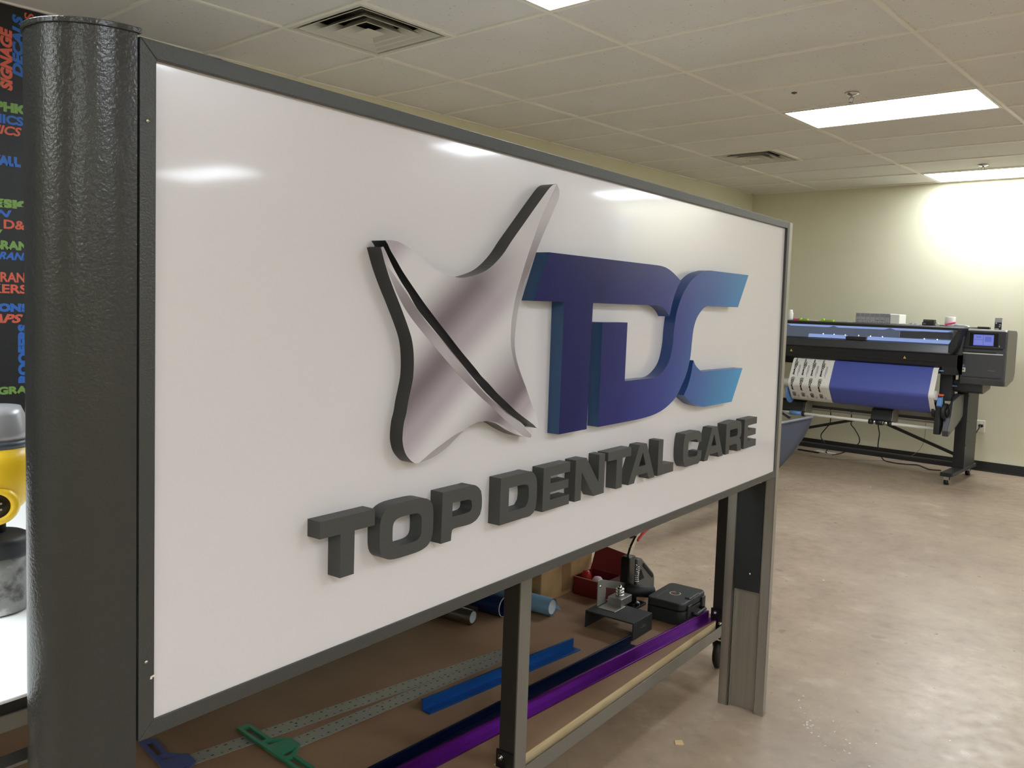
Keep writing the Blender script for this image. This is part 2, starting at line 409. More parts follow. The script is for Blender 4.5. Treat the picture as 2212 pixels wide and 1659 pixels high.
LET = {
    'T': [(0.2812,1.14),(0.3982,1.14),(0.3982,1.1125),(0.3602,1.1125),(0.3538,1.1125),(0.3538,1.0411),(0.3238,1.041),(0.3238,1.1125),(0.2812,1.1125)],
    'O': [(0.4122,1.1112),(0.416,1.1238),(0.4243,1.1326),(0.4385,1.14),(0.4634,1.14),(0.4937,1.14),(0.5124,1.14),(0.5268,1.1351),(0.5359,1.1281),(0.5411,1.1173),(0.5435,1.1003),(0.5435,1.0781),(0.5417,1.0641),(0.5348,1.0533),(0.5222,1.0455),(0.5034,1.0455),(0.4728,1.0455),(0.449,1.0413),(0.4301,1.0455),(0.4213,1.0455),(0.4146,1.0569),(0.4114,1.0701),(0.4104,1.0889)],
    'Oi': [(0.4408,1.091),(0.4411,1.1035),(0.4445,1.1102),(0.4539,1.1147),(0.4793,1.1148),(0.5024,1.1144),(0.5103,1.1118),(0.5129,1.1048),(0.5134,1.0917),(0.5124,1.0766),(0.5095,1.0696),(0.5011,1.0659),(0.4811,1.0647),(0.4601,1.0638),(0.4482,1.0653),(0.4429,1.0696),(0.4408,1.0763)],
    'P': [(0.5677,1.14),(0.6456,1.14),(0.658,1.14),(0.6708,1.1338),(0.6796,1.1251),(0.6829,1.1111),(0.683,1.0922),(0.6787,1.0795),(0.6675,1.0708),(0.649,1.0663),(0.6046,1.067),(0.5978,1.0657),(0.596,1.0622),(0.5943,1.0455),(0.566,1.0455)],
    'Pi': [(0.5966,1.1158),(0.6447,1.1148),(0.651,1.1111),(0.6536,1.1),(0.6518,1.0937),(0.6438,1.0901),(0.5958,1.0901)],
    'D': [(0.742,1.14),(0.8244,1.14),(0.8441,1.14),(0.8569,1.1332),(0.865,1.1233),(0.8685,1.1081),(0.8691,1.0786),(0.8664,1.0599),(0.8594,1.0509),(0.8447,1.0455),(0.8203,1.0455),(0.7412,1.0455)],
    'Di': [(0.7704,1.1162),(0.8233,1.1158),(0.8345,1.1126),(0.8387,1.1054),(0.8397,1.0879),(0.8374,1.0766),(0.8286,1.068),(0.8068,1.0675),(0.7703,1.0677)],
    'E': [(0.8914,1.14),(0.996,1.14),(0.996,1.1185),(0.9196,1.1185),(0.9196,1.103),(0.9909,1.103),(0.9909,1.0835),(0.9196,1.0835),(0.9196,1.0675),(0.996,1.0675),(0.996,1.0455),(0.8914,1.0455)],
    'N': [(1.0191,1.14),(1.0646,1.14),(1.1213,1.0757),(1.1213,1.14),(1.1483,1.14),(1.1483,1.0455),(1.1019,1.0455),(1.0456,1.1103),(1.0456,1.0455),(1.0191,1.0455)],
    'T2': [(1.1623,1.14),(1.2759,1.14),(1.2759,1.1185),(1.2342,1.1185),(1.2342,1.0455),(1.2057,1.0455),(1.2057,1.1185),(1.1623,1.1185)],
    'A': [(1.3197,1.14),(1.3577,1.14),(1.4092,1.0455),(1.3769,1.0455),(1.3667,1.063),(1.3075,1.0638),(1.2981,1.0455),(1.2669,1.0455)],
    'Ai': [(1.3385,1.1195),(1.356,1.0849),(1.3194,1.0849)],
    'L': [(1.4253,1.14),(1.4528,1.14),(1.4528,1.0725),(1.5189,1.0701),(1.5189,1.0455),(1.4253,1.0455)],
    'C': [(1.6981,1.1069),(1.6948,1.1271),(1.6894,1.134),(1.6782,1.14),(1.6615,1.14),(1.6234,1.14),(1.6005,1.14),(1.5868,1.14),(1.5809,1.1268),(1.5784,1.1111),(1.5771,1.0928),(1.5798,1.0679),(1.5874,1.0558),(1.5995,1.0455),(1.6199,1.0455),(1.6578,1.0455),(1.6815,1.0455),(1.6946,1.0517),(1.6996,1.0613),(1.7012,1.0806),(1.6746,1.081),(1.6725,1.0736),(1.667,1.0692),(1.6317,1.0693),(1.617,1.0712),(1.6101,1.0764),(1.6093,1.0889),(1.6093,1.1063),(1.6108,1.1136),(1.6147,1.1169),(1.6555,1.1174),(1.6676,1.1154),(1.6721,1.1073)],
    'A2': [(1.7693,1.14),(1.8073,1.14),(1.8598,1.0455),(1.8281,1.0455),(1.8181,1.0609),(1.7553,1.0614),(1.746,1.0455),(1.7197,1.0455)],
    'A2i': [(1.7864,1.1194),(1.8053,1.0843),(1.7692,1.0845)],
    'R': [(1.8772,1.14),(1.9581,1.1436),(1.9817,1.14),(1.9935,1.1362),(1.999,1.123),(2.0017,1.1031),(1.9977,1.0923),(1.9876,1.0864),(1.9958,1.0799),(2.0009,1.0695),(2.0039,1.0455),(1.9729,1.0455),(1.9686,1.0662),(1.9608,1.0705),(1.908,1.0704),(1.9058,1.0455),(1.8783,1.0455)],
    'Ri': [(1.9068,1.1183),(1.9615,1.1186),(1.9692,1.1148),(1.9702,1.1022),(1.9647,1.0951),(1.9081,1.0957)],
    'E2': [(2.0253,1.14),(2.1325,1.14),(2.1325,1.1185),(2.0557,1.1185),(2.0557,1.103),(2.127,1.103),(2.127,1.0835),(2.0557,1.0835),(2.0557,1.0675),(2.1325,1.0675),(2.1325,1.0455),(2.0253,1.0455)],
    'TD': [(0.8821,1.594),(1.2488,1.594),(1.3719,1.594),(1.4136,1.5915),(1.4498,1.5838),(1.4838,1.5718),(1.5119,1.56),(1.4959,1.5456),(1.4846,1.5306),(1.4735,1.5141),(1.4628,1.4925),(1.456,1.4736),(1.4515,1.4647),(1.4436,1.4718),(1.4284,1.4813),(1.4065,1.4897),(1.389,1.4925),(1.3383,1.4925),(1.258,1.4925),(1.0652,1.4925),(1.0592,1.2065),(0.9442,1.2065),(0.9462,1.4925),(0.8341,1.4925)],
    'LS': [(1.1093,1.449),(1.2289,1.449),(1.2271,1.307),(1.275,1.307),(1.3397,1.307),(1.3833,1.307),(1.4137,1.3142),(1.4473,1.332),(1.4652,1.3508),(1.4754,1.3749),(1.4813,1.396),(1.4843,1.4299),(1.4915,1.4658),(1.5034,1.4925),(1.523,1.5203),(1.5508,1.5459),(1.5835,1.5671),(1.6256,1.5841),(1.6781,1.594),(1.7034,1.597),(1.991,1.597),(1.9183,1.4962),(1.6986,1.4962),(1.6738,1.4925),(1.6462,1.4789),(1.6237,1.4616),(1.6099,1.4411),(1.6039,1.4242),(1.5993,1.3939),(1.5952,1.36),(1.588,1.3364),(1.5701,1.3033),(1.5493,1.2808),(1.5183,1.2509),(1.4794,1.2322),(1.4375,1.2192),(1.3927,1.2117),(1.3489,1.2083),(1.284,1.2065),(1.1107,1.2065)],
    'CC': [(1.6151,1.344),(1.6309,1.3296),(1.6571,1.3164),(1.6787,1.3095),(1.9817,1.307),(1.9075,1.2065),(1.7078,1.2065),(1.6651,1.2128),(1.6272,1.221),(1.5934,1.2355),(1.5624,1.2496),(1.5818,1.2687),(1.597,1.2917),(1.6079,1.3186)],
    'X1': [(0.4077,1.5812),(0.4212,1.5826),(0.4388,1.5813),(0.4615,1.5745),(0.4898,1.5613),(0.5215,1.5455),(0.5542,1.534),(0.5877,1.5297),(0.6116,1.5299),(0.6522,1.5386),(0.6856,1.5517),(0.7225,1.5779),(0.7512,1.6071),(0.7868,1.6413),(0.8235,1.6766),(0.8551,1.7065),(0.8745,1.7241),(0.8878,1.7325),(0.9016,1.7363),(0.9113,1.7249),(0.9106,1.7093),(0.8978,1.6884),(0.8787,1.6594),(0.8568,1.6268),(0.8384,1.5968),(0.8174,1.5614),(0.7969,1.5248),(0.7831,1.487),(0.7744,1.4453),(0.7718,1.4078),(0.7782,1.3795),(0.7943,1.3487),(0.8157,1.317),(0.8392,1.2796),(0.8548,1.2591),(0.8645,1.2402),(0.8674,1.2293),(0.861,1.2288),(0.845,1.2388),(0.8162,1.2535),(0.7833,1.2714),(0.7537,1.2902),(0.7197,1.3117),(0.6916,1.3322),(0.6696,1.3468),(0.6542,1.3596),(0.6047,1.398),(0.5734,1.424),(0.5429,1.449),(0.5053,1.4812),(0.485,1.4998),(0.4637,1.5197),(0.4473,1.536),(0.4348,1.5503),(0.4198,1.5666),(0.4136,1.5756)],
    'X2': [(0.3981,1.5693),(0.408,1.5446),(0.4187,1.5227),(0.4313,1.5005),(0.4459,1.4766),(0.4688,1.4357),(0.4776,1.4147),(0.4821,1.3889),(0.4821,1.3565),(0.4771,1.3341),(0.4709,1.3119),(0.467,1.2928),(0.4618,1.2771),(0.4592,1.2531),(0.4608,1.24),(0.4671,1.2246),(0.4792,1.2116),(0.4925,1.2036),(0.5033,1.2032),(0.5374,1.2083),(0.5726,1.2202),(0.5982,1.2346),(0.6219,1.2479),(0.6408,1.2549),(0.6602,1.2593),(0.693,1.259),(0.718,1.2524),(0.7488,1.2379),(0.7861,1.2231),(0.8077,1.2172),(0.8326,1.2121),(0.8424,1.2107),(0.8433,1.2171),(0.8173,1.235),(0.8006,1.247),(0.7734,1.2598),(0.7468,1.2744),(0.7208,1.2903),(0.6928,1.3089),(0.6707,1.3245),(0.6245,1.3609),(0.5878,1.3907),(0.5547,1.4174),(0.5145,1.449),(0.486,1.4729),(0.4645,1.4978),(0.448,1.5143),(0.4319,1.5328),(0.4213,1.5466),(0.4099,1.563),(0.4035,1.5711)],
    'B1': [(0.9017,1.7357),(0.9113,1.7249),(0.9106,1.7093),(0.8978,1.6884),(0.8787,1.6594),(0.8568,1.6268),(0.8384,1.5968),(0.8174,1.5614),(0.7969,1.5248),(0.7831,1.487),(0.7744,1.4453),(0.7718,1.4078),(0.7782,1.3795),(0.7943,1.3487),(0.8157,1.317),(0.7916,1.3412),(0.7705,1.376),(0.7599,1.408),(0.7598,1.4544),(0.7611,1.4588),(0.7699,1.496),(0.7865,1.5374),(0.8064,1.5815),(0.8299,1.6264),(0.851,1.6643),(0.8761,1.6995),(0.8952,1.7268)],
    'B2': [(0.5033,1.2032),(0.5374,1.2083),(0.5726,1.2202),(0.5982,1.2346),(0.6219,1.2479),(0.5979,1.2425),(0.5669,1.2312),(0.537,1.2194)],
    'B3': [(0.693,1.259),(0.718,1.2524),(0.7488,1.2379),(0.7861,1.2231),(0.8077,1.2172),(0.7795,1.2282),(0.7479,1.2434),(0.7174,1.2546)],
    'B4': [(0.408,1.5441),(0.4227,1.5328),(0.4429,1.5139),(0.4612,1.4968),(0.4777,1.48),(0.5115,1.4494),(0.5516,1.4174),(0.5843,1.391),(0.621,1.3608),(0.6665,1.3246),(0.717,1.2899),(0.7432,1.2742),(0.77,1.2599),(0.7974,1.2461),(0.8158,1.234),(0.8413,1.217),(0.8409,1.2112),(0.8317,1.2122),(0.8136,1.2171),(0.7855,1.2332),(0.7662,1.2444),(0.7239,1.2722),(0.6966,1.2906),(0.6716,1.3058),(0.629,1.3338),(0.5894,1.3622),(0.5387,1.4021),(0.4967,1.4358),(0.4693,1.4595),(0.453,1.4764),(0.4346,1.5006),(0.4209,1.5229)],
}
# ------------------------------------------------------------------ camera
YAW, PITCH, ROLL = .727312, -.071257, .033597
fw = Vector((-math.sin(YAW)*math.cos(PITCH), math.cos(YAW)*math.cos(PITCH), math.sin(PITCH)))
rt = Vector((math.cos(YAW), math.sin(YAW), 0)); up = rt.cross(fw)
r_ = rt*math.cos(ROLL)+up*math.sin(ROLL); u_ = -rt*math.sin(ROLL)+up*math.cos(ROLL)
cd = bpy.data.cameras.new('camera'); cam = bpy.data.objects.new('camera', cd); C.objects.link(cam)
cd.sensor_width = 36; cd.lens = 1839.48/2212*36; cd.shift_y = -.0202; cd.clip_start = .02
cam.matrix_world = Matrix(((r_.x, u_.x, -fw.x, 3.797), (r_.y, u_.y, -fw.y, -3.0699), (r_.z, u_.z, -fw.z, 1.4876), (0,0,0,1)))
scene.camera = cam
w = bpy.data.worlds.new('world'); scene.world = w; w.use_nodes = True
w.node_tree.nodes['Background'].inputs[0].default_value = (1,.97,.9,1); w.node_tree.nodes['Background'].inputs[1].default_value = .02
scene.view_settings.view_transform = 'Standard'; scene.view_settings.look = 'None'; scene.view_settings.gamma = 1
scene.view_settings.exposure = EXPO if 'EXPO' in globals() else 0.0
scene.view_settings.use_curve_mapping = False

# ------------------------------------------------------------------ room
WX, EX, BY, FY = -.79, 10.6, 6.164, -6.75
b = MB(); b.box(WX-.2, EX+.2, FY-.2, BY+.2, -.12, 0); struct(b.build('floor', 'floor'))
b = MB(); b.box(WX-.15, WX, FY-.15, BY+.15, 0, H+.3); struct(b.build('wall_left', 'wall'))
b = MB(); b.box(WX, EX, BY, BY+.15, 0, H+.3); struct(b.build('wall_back', 'wall'))
b = MB(); b.box(EX, EX+.15, FY-.15, BY+.15, 0, H+.3); struct(b.build('wall_right', 'wall'))
b = MB(); b.box(WX, EX, FY-.15, FY, 0, H+.3); struct(b.build('wall_front', 'wall'))
b = MB(); b.box(5.83, 8.6, 5.75, 6.16, 0, 2.6); struct(b.build('wall_partition', 'partition'))
b = MB(); b.box(WX+.012, 5.83, BY-.010, BY, .0, .096); b.box(WX+.012, 5.83, BY-.016, BY, 0, .012); struct(b.build('baseboard_back', 'base', bevel=.002))
b = MB(); b.box(WX, WX+.010, FY, BY, 0, .096); struct(b.build('baseboard_left', 'base', bevel=.002))

lights = [(i, j) for i in (1, 4, 7) for j in (-11, -6, -1, 4, 9) if (i, j) != (7, 9)]
vents = [(0, -1), (0, 6)]
b = MB()
xs = [WX]+[k*2*TL for k in range(0, 10) if k*2*TL < EX]+[EX]
ys = [k*TL for k in range(-12, 11) if FY < k*TL < BY]; ys = [FY]+ys+[BY]
for a in range(len(xs)-1):
    for c in range(len(ys)-1):
        x0, x1, y0, y1 = xs[a], xs[a+1], ys[c], ys[c+1]
        i, j = round(x0/(2*TL)), round(y0/TL)
        if x0 > -.1 and (i, j) in lights: continue
        if x0 > -.1 and (i, j) in vents and x0 < .1: x0 = TL
        if x0 == WX and j == 1: x1 -= .03
        b._add([(x0, y0, H+.009), (x1, y0, H+.009), (x1, y1, H+.009), (x0, y1, H+.009)], [(0,1,2,3)], 0)
for x in xs[1:-1]: b.box(x-.0115, x+.0115, FY, BY, H, H+.03, 1)
for y in ys[1:-1]: b.box(WX, EX, y-.0115, y+.0115, H+.0006, H+.03, 1)
for (i, j) in vents: b.box(TL-.0115, TL+.0115, j*TL, (j+1)*TL, H+.0003, H+.03, 1)
b.box(WX, EX, BY-.018, BY, H+.0004, H+.03, 1); b.box(WX, WX+.018, FY, BY, H+.0004, H+.03, 1)
b.box(WX-.15, EX+.15, FY-.15, BY+.15, H+.28, H+.34, 2)
struct(b.build('ceiling', ['tile', 'grid', 'ventdark']))

# light fixtures
def make_light(name, label, x, y, group=None):
    t = thing(name, label, 'ceiling light', (x, y, H), group=group)
    L, W = 2*TL-.026, TL-.026
    f = MB(); e = .016
    f.box(-L/2, L/2, -W/2, -W/2+e, -.002, .05); f.box(-L/2, L/2, W/2-e, W/2, -.002, .05)
    f.box(-L/2, -L/2+e, -W/2+e, W/2-e, -.002, .05); f.box(L/2-e, L/2, -W/2+e, W/2-e, -.002, .05)
    f.box(-L/2, L/2, -W/2, W/2, .05, .08)
    f.build('frame', 'steelwhite', t)
    g = MB(); g._add([(-L/2+e, -W/2+e, .002), (L/2-e, -W/2+e, .002), (L/2-e, W/2-e, .002), (-L/2+e, W/2-e, .002)], [(3,2,1,0)])
    o = MB(); o.box(-L/2+e, L/2-e, -W/2+e, W/2-e, .002, .008); o.build('diffuser', 'lens', t)
    return t
LBL = {(1,-1): 'recessed fluorescent troffer cut off by the top edge of the photo', (1,4): 'bright recessed fluorescent troffer behind the nearer sprinkler head',
       (1,9): 'bright troffer against the back wall, above the printer'}
L0 = make_light('ceiling_light', LBL[(1,4)], 3*TL, 4.5*TL)
for (i, j) in lights:
    if (i, j) == (1, 4): continue
    o = dup(L0, ((i*2+1)*TL, (j+.5)*TL, H), LBL.get((i, j), 'recessed fluorescent troffer out of view on the ceiling'))
    if (i, j) not in LBL: o['group'] = 'ceiling troffers out of view'

# ceiling air diffusers
def make_vent(label, x, y):
    t = thing('ceiling_vent', label, 'ceiling vent', (x, y, H)); h = TL/2-.0118
    f = MB()
    def ring(r0, z0, r1, z1, th=.0015):
        q = []
        for r, z in ((r0, z0), (r1, z1), (r1, z1+th), (r0, z0+th)):
            q += [(-r, -r, z), (r, -r, z), (r, r, z), (-r, r, z)]
        fs = []
        for a, c in ((0, 4), (4, 8), (8, 12), (12, 0)):
            for k in range(4): fs.append((a+k, a+(k+1) % 4, c+(k+1) % 4, c+k))
        f._add(q, fs)
    ring(h, .001, h-.022, .001); ring(h-.022, .001, h-.036, .05)
    f.build('frame', 'vent', t)
    for k, (a, c) in enumerate(((.243, .190), (.180, .130), (.118, .076))):
        f = MB(); ring(a, .004-.003*k, c, .040); ring(a, .004-.003*k, a+.010, .002-.003*k); f.build('louver', 'vent', t)
    f = MB(); f.box(-.055, .055, -.055, .055, -.004, -.002); f.build('centre_plate', 'vent', t)
    f = MB(); r = h-.03
    f.box(-r, r, -r, r, .12, .125)
    for sx in (-1, 1): f.box(sx*r-.001, sx*r+.001, -r, r, .05, .12); f.box(-r, r, sx*r-.001, sx*r+.001, .05, .12)
    f.build('duct_box', 'ventdark', t)
make_vent('square louvred air diffuser in the ceiling, the nearer and larger one above the sign', TL/2, -TL/2)
make_vent('square louvred air diffuser in the ceiling far down by the left wall', TL/2, 6.5*TL)

def sprinkler(label, x, y):
    t = thing('sprinkler', label, 'sprinkler', (x, y, H+.009))
    MB().lathe([(0, -.001), (.042, -.001), (.040, -.010), (.018, -.016), (0, -.016)]).build('escutcheon', 'chrome', t)
    q = MB(); q.cyl((0,0,-.014), (0,0,-.030), .008, n=12)
    for s in (-1, 1): q.tube([(s*.008,0,-.026), (s*.014,0,-.040), (s*.006,0,-.056)], .0022, 8)
    q.lathe([(0, -.058), (.016, -.058), (.016, -.061), (0, -.061)]); q.build('deflector', 'steel', t)
sprinkler('chrome pendent sprinkler head just in front of the middle troffer', 1.79, 2.20)
sprinkler('small sprinkler head below the far troffer, over the printer', 1.81, 5.25)
q = MB(); q.lathe([(0, 0), (.018, 0), (.016, -.005), (.006, -.008), (0, -.012)]); o = q.build('ceiling_hook', 'castgrey'); o.location = (1.51, 2.01, H+.009)
tag(o, 'tiny metal screw eye in the ceiling tile left of the sprinkler head', 'hook')

# ------------------------------------------------------------------ printed wall graphic
mu = thing('wall_graphic', 'black wall graphic covered in orange, blue and green words, at the left edge', 'wall graphic', (WX, -3.4, 0))
b = MB(); b.box(0, .002, -3.2, 2.9, .10, H-.0); b.build('backing', 'muralblack', mu)
def word(s, y0, y1, z0, z1, mm, vert=False, shear=0, bold=.015):
    bold = bold*1.25+.018
    x = .0023
    if vert: X = frame_mat((x, y1+3.4, z0), (0,0,1), (0,-1,0)); fit = (z1-z0, y1-y0)
    else: X = frame_mat((x, y0+3.4, z0), (0,1,0), (0,0,1)); fit = (y1-y0, z1-z0)
    text_obj('printed_word', s, mm, mu, X, fit=fit, depth=.0002, bold=bold, shear=shear)
word('SIGNAGE', -1.636, -1.583, 2.417, 2.707, 'm_orange', True, .2, .03)
word('DECALS', -1.583, -1.536, 2.490, 2.780, 'm_blue', True, .2, .03)
word('GRAPHICS', -1.530, -1.486, 2.450, 2.802, 'm_orange', True, 0, .0)
word('BANNERS', -1.700, -1.636, 2.43, 2.80, 'm_green', True, 0, .03)
word('GRAPHICS', -1.790, -1.482, 2.314, 2.361, 'm_green', bold=.04)
word('GRAPHICS', -1.840, -1.537, 2.258, 2.302, 'm_blue', bold=.02)
word('GRAPHICS', -1.840, -1.545, 2.207, 2.250, 'm_orange', shear=.25, bold=.01)
word('WALL', -1.705, -1.550, 2.060, 2.108, 'm_blue', bold=.05)
word('DESIGN', -1.735, -1.440, 1.860, 1.902, 'm_green', bold=.05)
word('DESIGN', -1.860, -1.592, 1.815, 1.850, 'm_blue', shear=.3, bold=.02)
word('D&', -1.627, -1.530, 1.760, 1.804, 'm_orange', bold=.01)
word('W', -1.690, -1.632, 1.710, 1.755, 'm_green', shear=.3, bold=.02)
word('BRAND', -1.675, -1.470, 1.660, 1.704, 'm_green', bold=.03)
word('BRAND', -1.680, -1.500, 1.612, 1.650, 'm_blue', shear=.3, bold=.02)
word('BRAND', -1.675, -1.490, 1.504, 1.552, 'm_orange', bold=.01)
word('STICKERS', -1.836, -1.525, 1.450, 1.494, 'm_orange', bold=.01)
word('PROMOTIONS', -1.930, -1.520, 1.360, 1.402, 'm_blue', bold=.05)
word('WRAPS', -1.800, -1.545, 1.306, 1.350, 'm_orange', shear=.35, bold=.02)
word('ROOFERS', -1.569, -1.520, 1.010, 1.300, 'm_blue', True, 0, .04)
word('GRAPHICS', -1.660, -1.360, .957, .996, 'm_green', bold=.03)
# ------------------------------------------------------------------ the sign (local axes: x along the sign, y away from the viewer, z up)
SO, SR = (2.72475, -2.57841, 0), PI/2+.0917446
sg = thing('monument_sign', 'long white sign with a silver emblem, blue TDC and TOP DENTAL CARE in raised letters', 'sign', SO, SR)
ZT, ZB, LN, FW = 1.80108, .89508, 2.4196, .0224
T3 = .0030
plate('face_panel', [[(FW-.004, ZB+FW-.004), (LN-FW+.004, ZB+FW-.004), (LN-FW+.004, ZT-FW+.004), (FW-.004, ZT-FW+.004)]], T3, T3+.003, ['panel'], sg)
for v in sg.children[0].data.vertices: v.co.y += .0066*(v.co.z-ZB)/.9     # the sheet leans back a touch in its frame
b = MB(); b.box(.004, LN-.004, T3+.0115, .118, ZB+.004, ZT-.004); b.build('cabinet', 'gap', sg)
def rail(poly, label):
    b = MB(); b.prism(poly, 0, .122, 'y'); b.build('frame_rail', 'frame', sg, bevel=.0008)
e = .0003
rail([(0,ZT), (LN,ZT), (LN-FW,ZT-FW), (FW,ZT-FW)], 't'); rail([(0,ZB), (FW,ZB+FW), (LN-FW,ZB+FW), (LN,ZB)], 'b')
rail([(0,ZB+e), (0,ZT-e), (FW-e,ZT-FW-e), (FW-e,ZB+FW+e)], 'l'); rail([(LN,ZB+e), (LN-FW+e,ZB+FW+e), (LN-FW+e,ZT-FW-e), (LN,ZT-e)], 'r')
# screws and a paint chip on the near upright
for z in (1.70, 1.0):
    q = MB(); q.lathe([(0,0), (.0028,0), (.0028,.0012), (0,.0018)], (.0105, 0, z), 12, X=Matrix.Rotation(PI/2, 4, 'X')); q.build('screw', 'bolt', sg)
q = MB(); q.prism([(.0165,.978), (.0225,.9795), (.0225,.976), (.0195,.9765), (.0185,.974), (.016,.9745)], -.0004, .0003, 'y'); q.build('paint_chip', 'white', sg, label='white paint chip on the near frame upright')
D = -.0245
def squircle(s0, s1, z0, z1, e, n=56):
    o = []
    for k in range(n):
        a = 2*PI*k/n; c, s = math.cos(a), math.sin(a)
        o.append(((s0+s1)/2+(s1-s0)/2*math.copysign(abs(c)**e, c), (z0+z1)/2+(z1-z0)/2*math.copysign(abs(s)**e, s)))
    return o
LET['O'] = squircle(.4104, .5438, 1.0438, 1.1402, .54); LET['Oi'] = squircle(.4408, .5134, 1.0645, 1.1150, .50)
def letter(k, inner=None, lab=''):
    plate('raised_letter', [smooth(LET[k])]+([smooth(LET[inner])] if inner else []), D, T3+.0066, ['letter'], sg, label='dark grey raised letter %s' % lab)
for k, i, l in (('T',None,'T of TOP'), ('O','Oi','O of TOP'), ('P','Pi','P of TOP'), ('D','Di','D of DENTAL'), ('E',None,'E of DENTAL'), ('N',None,'N of DENTAL'),
                ('T2',None,'T of DENTAL'), ('A','Ai','A of DENTAL'), ('L',None,'L of DENTAL'), ('C',None,'C of CARE'), ('A2','A2i','A of CARE'), ('R','Ri','R of CARE'), ('E2',None,'E of CARE')):
    letter(k, i, l)
plate('logo_stroke', [smooth(LET['TD'], 26)], D, T3+.0066, ['blueface', 'blueedge'], sg, label='dark blue T joined to the top of the D')
plate('logo_stroke', [smooth(LET['LS'], 26)], D, T3+.0066, ['blueface', 'blueedge'], sg, label='blue foot of the D sweeping up into the top of the C')
plate('logo_stroke', [smooth(LET['CC'], 26)], D, T3+.0066, ['blueface', 'blueedge'], sg, label='light blue lower arm of the C')
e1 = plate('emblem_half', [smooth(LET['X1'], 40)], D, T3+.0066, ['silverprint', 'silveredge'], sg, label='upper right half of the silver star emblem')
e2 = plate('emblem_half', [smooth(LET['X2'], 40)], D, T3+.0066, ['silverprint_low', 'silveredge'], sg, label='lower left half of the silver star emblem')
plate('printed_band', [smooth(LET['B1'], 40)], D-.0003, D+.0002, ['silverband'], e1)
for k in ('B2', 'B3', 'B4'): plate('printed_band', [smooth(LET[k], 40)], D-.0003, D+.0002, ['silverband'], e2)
# uprights: aluminium channels, the near one under a round cover
def upright(s0, s1, sgn):
    b = MB(); b.box(s0, s1, .0015, .006, 0, ZT); b.box(s0, s1, .1700, .1755, 0, ZT)     # front and back skins
    f0, f1 = (s0, s0+.004) if sgn > 0 else (s1-.004, s1)
    b.box(f0, f1, .0015, .038, 0, ZT); b.box(f0, f1, .140, .1755, 0, ZT)                 # face flanges
    w0, w1 = (s0+.020, s0+.0235) if sgn > 0 else (s1-.0235, s1-.020)
    b.box(w0, w1, .03, .15, 0, ZT)                                                       # recessed web
    g0, g1 = sorted((f0, w1)); b.box(g0, g1, .0345, .038, 0, ZT); b.box(g0, g1, .140, .1435, 0, ZT)
    h0, h1 = sorted((f0+.006*sgn, w0)); b.box(h0, h1, .1335, .1355, 0, ZT)
    return b.build('support_post', 'alu', sg, label='bare aluminium post' if sgn > 0 else None)
p2 = upright(2.4235, 2.4520, 1)
b = MB(); b.box(-.030, -.008, .022, .154, 0, 1.80); b.build('support_post', 'alu', sg)
b = MB(); b.box(2.4232, 2.4262, .040, .138, .455, ZB+.2); o = b.build('mounting_plate', 'blackplate', p2)
for bb, z in ((.056,.865), (.078,.52)):
    q = MB(); q.lathe([(0,-.0035), (.004,-.002), (.0045,0)], (2.4232, bb, z), 12, X=Matrix.Rotation(PI/2, 4, 'Y')); q.build('screw', 'bolt', p2)
b = MB(); prof = [(.088, .0), (.088, 1.8035)]
b.lathe(prof, (-.0035, .0878, 0), 48, a0=PI/2, a1=3*PI/2); b.lathe([(.085, 0), (.085, 1.8035)], (-.0035, .0878, 0), 48, a0=PI/2, a1=3*PI/2)
b.box(-.0065, -.0035, .0008, .1748, 0, 1.8035)
b.build('pole_cover', 'pole', sg)
b = MB(); n = 40; ring = [(-.0035+.0905*math.cos(PI/2+PI*k/n), .0878+.0905*math.sin(PI/2+PI*k/n)) for k in range(n+1)]+[(.001,-.0027), (.001,.1783)]
b.prism(ring, 1.8035, 1.8105); b.build('pole_cap', 'pole', sg, bevel=.001)

# ------------------------------------------------------------------ work table behind the sign (same local axes)
wt = thing('work_table', 'long shop work table behind the sign, white top and brown lower shelf', 'table', SO, SR)
S0, S1, B0, B1 = -.36, 2.742, .270, 1.86
b = MB(); b.box(S0, S1, B0+.008, B1, .876, .882); b.build('table_top', 'tabletop', wt, bevel=.002)
b = MB(); b.box(S0, S1, B0+.014, B1-.01, .857, .8758); b.build('edge_band', 'blackband', wt)
def railbox(s0, s1, b0, b1, z0, z1, nm='rail'):
    q = MB(); q.box(s0, s1, b0, b1, z0, z1); q.build(nm, 'greysteel', wt, bevel=.001)
railbox(S0, S1, B0+.010, B0+.014, .832, .857); railbox(S0, S1, B1-.014, B1-.01, .832, .857)
railbox(S0, .9, B0+.012, B0+.05, .772, .777, 'stretcher')
for z0, z1 in ((.160, .2045),):
    railbox(S0, S1, B0, B0+.003, z0, z1); railbox(S0, S1, B1-.003, B1, z0, z1)
    railbox(S1-.003, S1, B0+.003, B1-.003, z0, z1); railbox(S0, S0+.003, B0+.003, B1-.003, z0, z1)
    railbox(S0+.003, S1-.003, B0+.003, B0+.038, z0, z0+.003); railbox(S0+.003, S1-.003, B1-.038, B1-.003, z0, z0+.003)
b = MB(); NB = .052
def bd(s0, s1): b.box(s0, s1, B0+.030, B1-.01, .1640, .2145, 1); b.box(s0, s1, B0+.030, B1-.01, .2145, .2175, 0)
for s0, s1, b0 in ((S0+.01, 1.222, .028), (1.222, 1.30, .062), (1.30, 2.668, .028), (2.668, 2.73, .062)):
    b.box(s0, s1, B0+b0, B1-.01, .166, .2150, 1)
    b.box(s0, s1, B0+b0, B1-.01, .2150, .2170, 0)
b.build('shelf_board', ['board', 'ply'], wt)
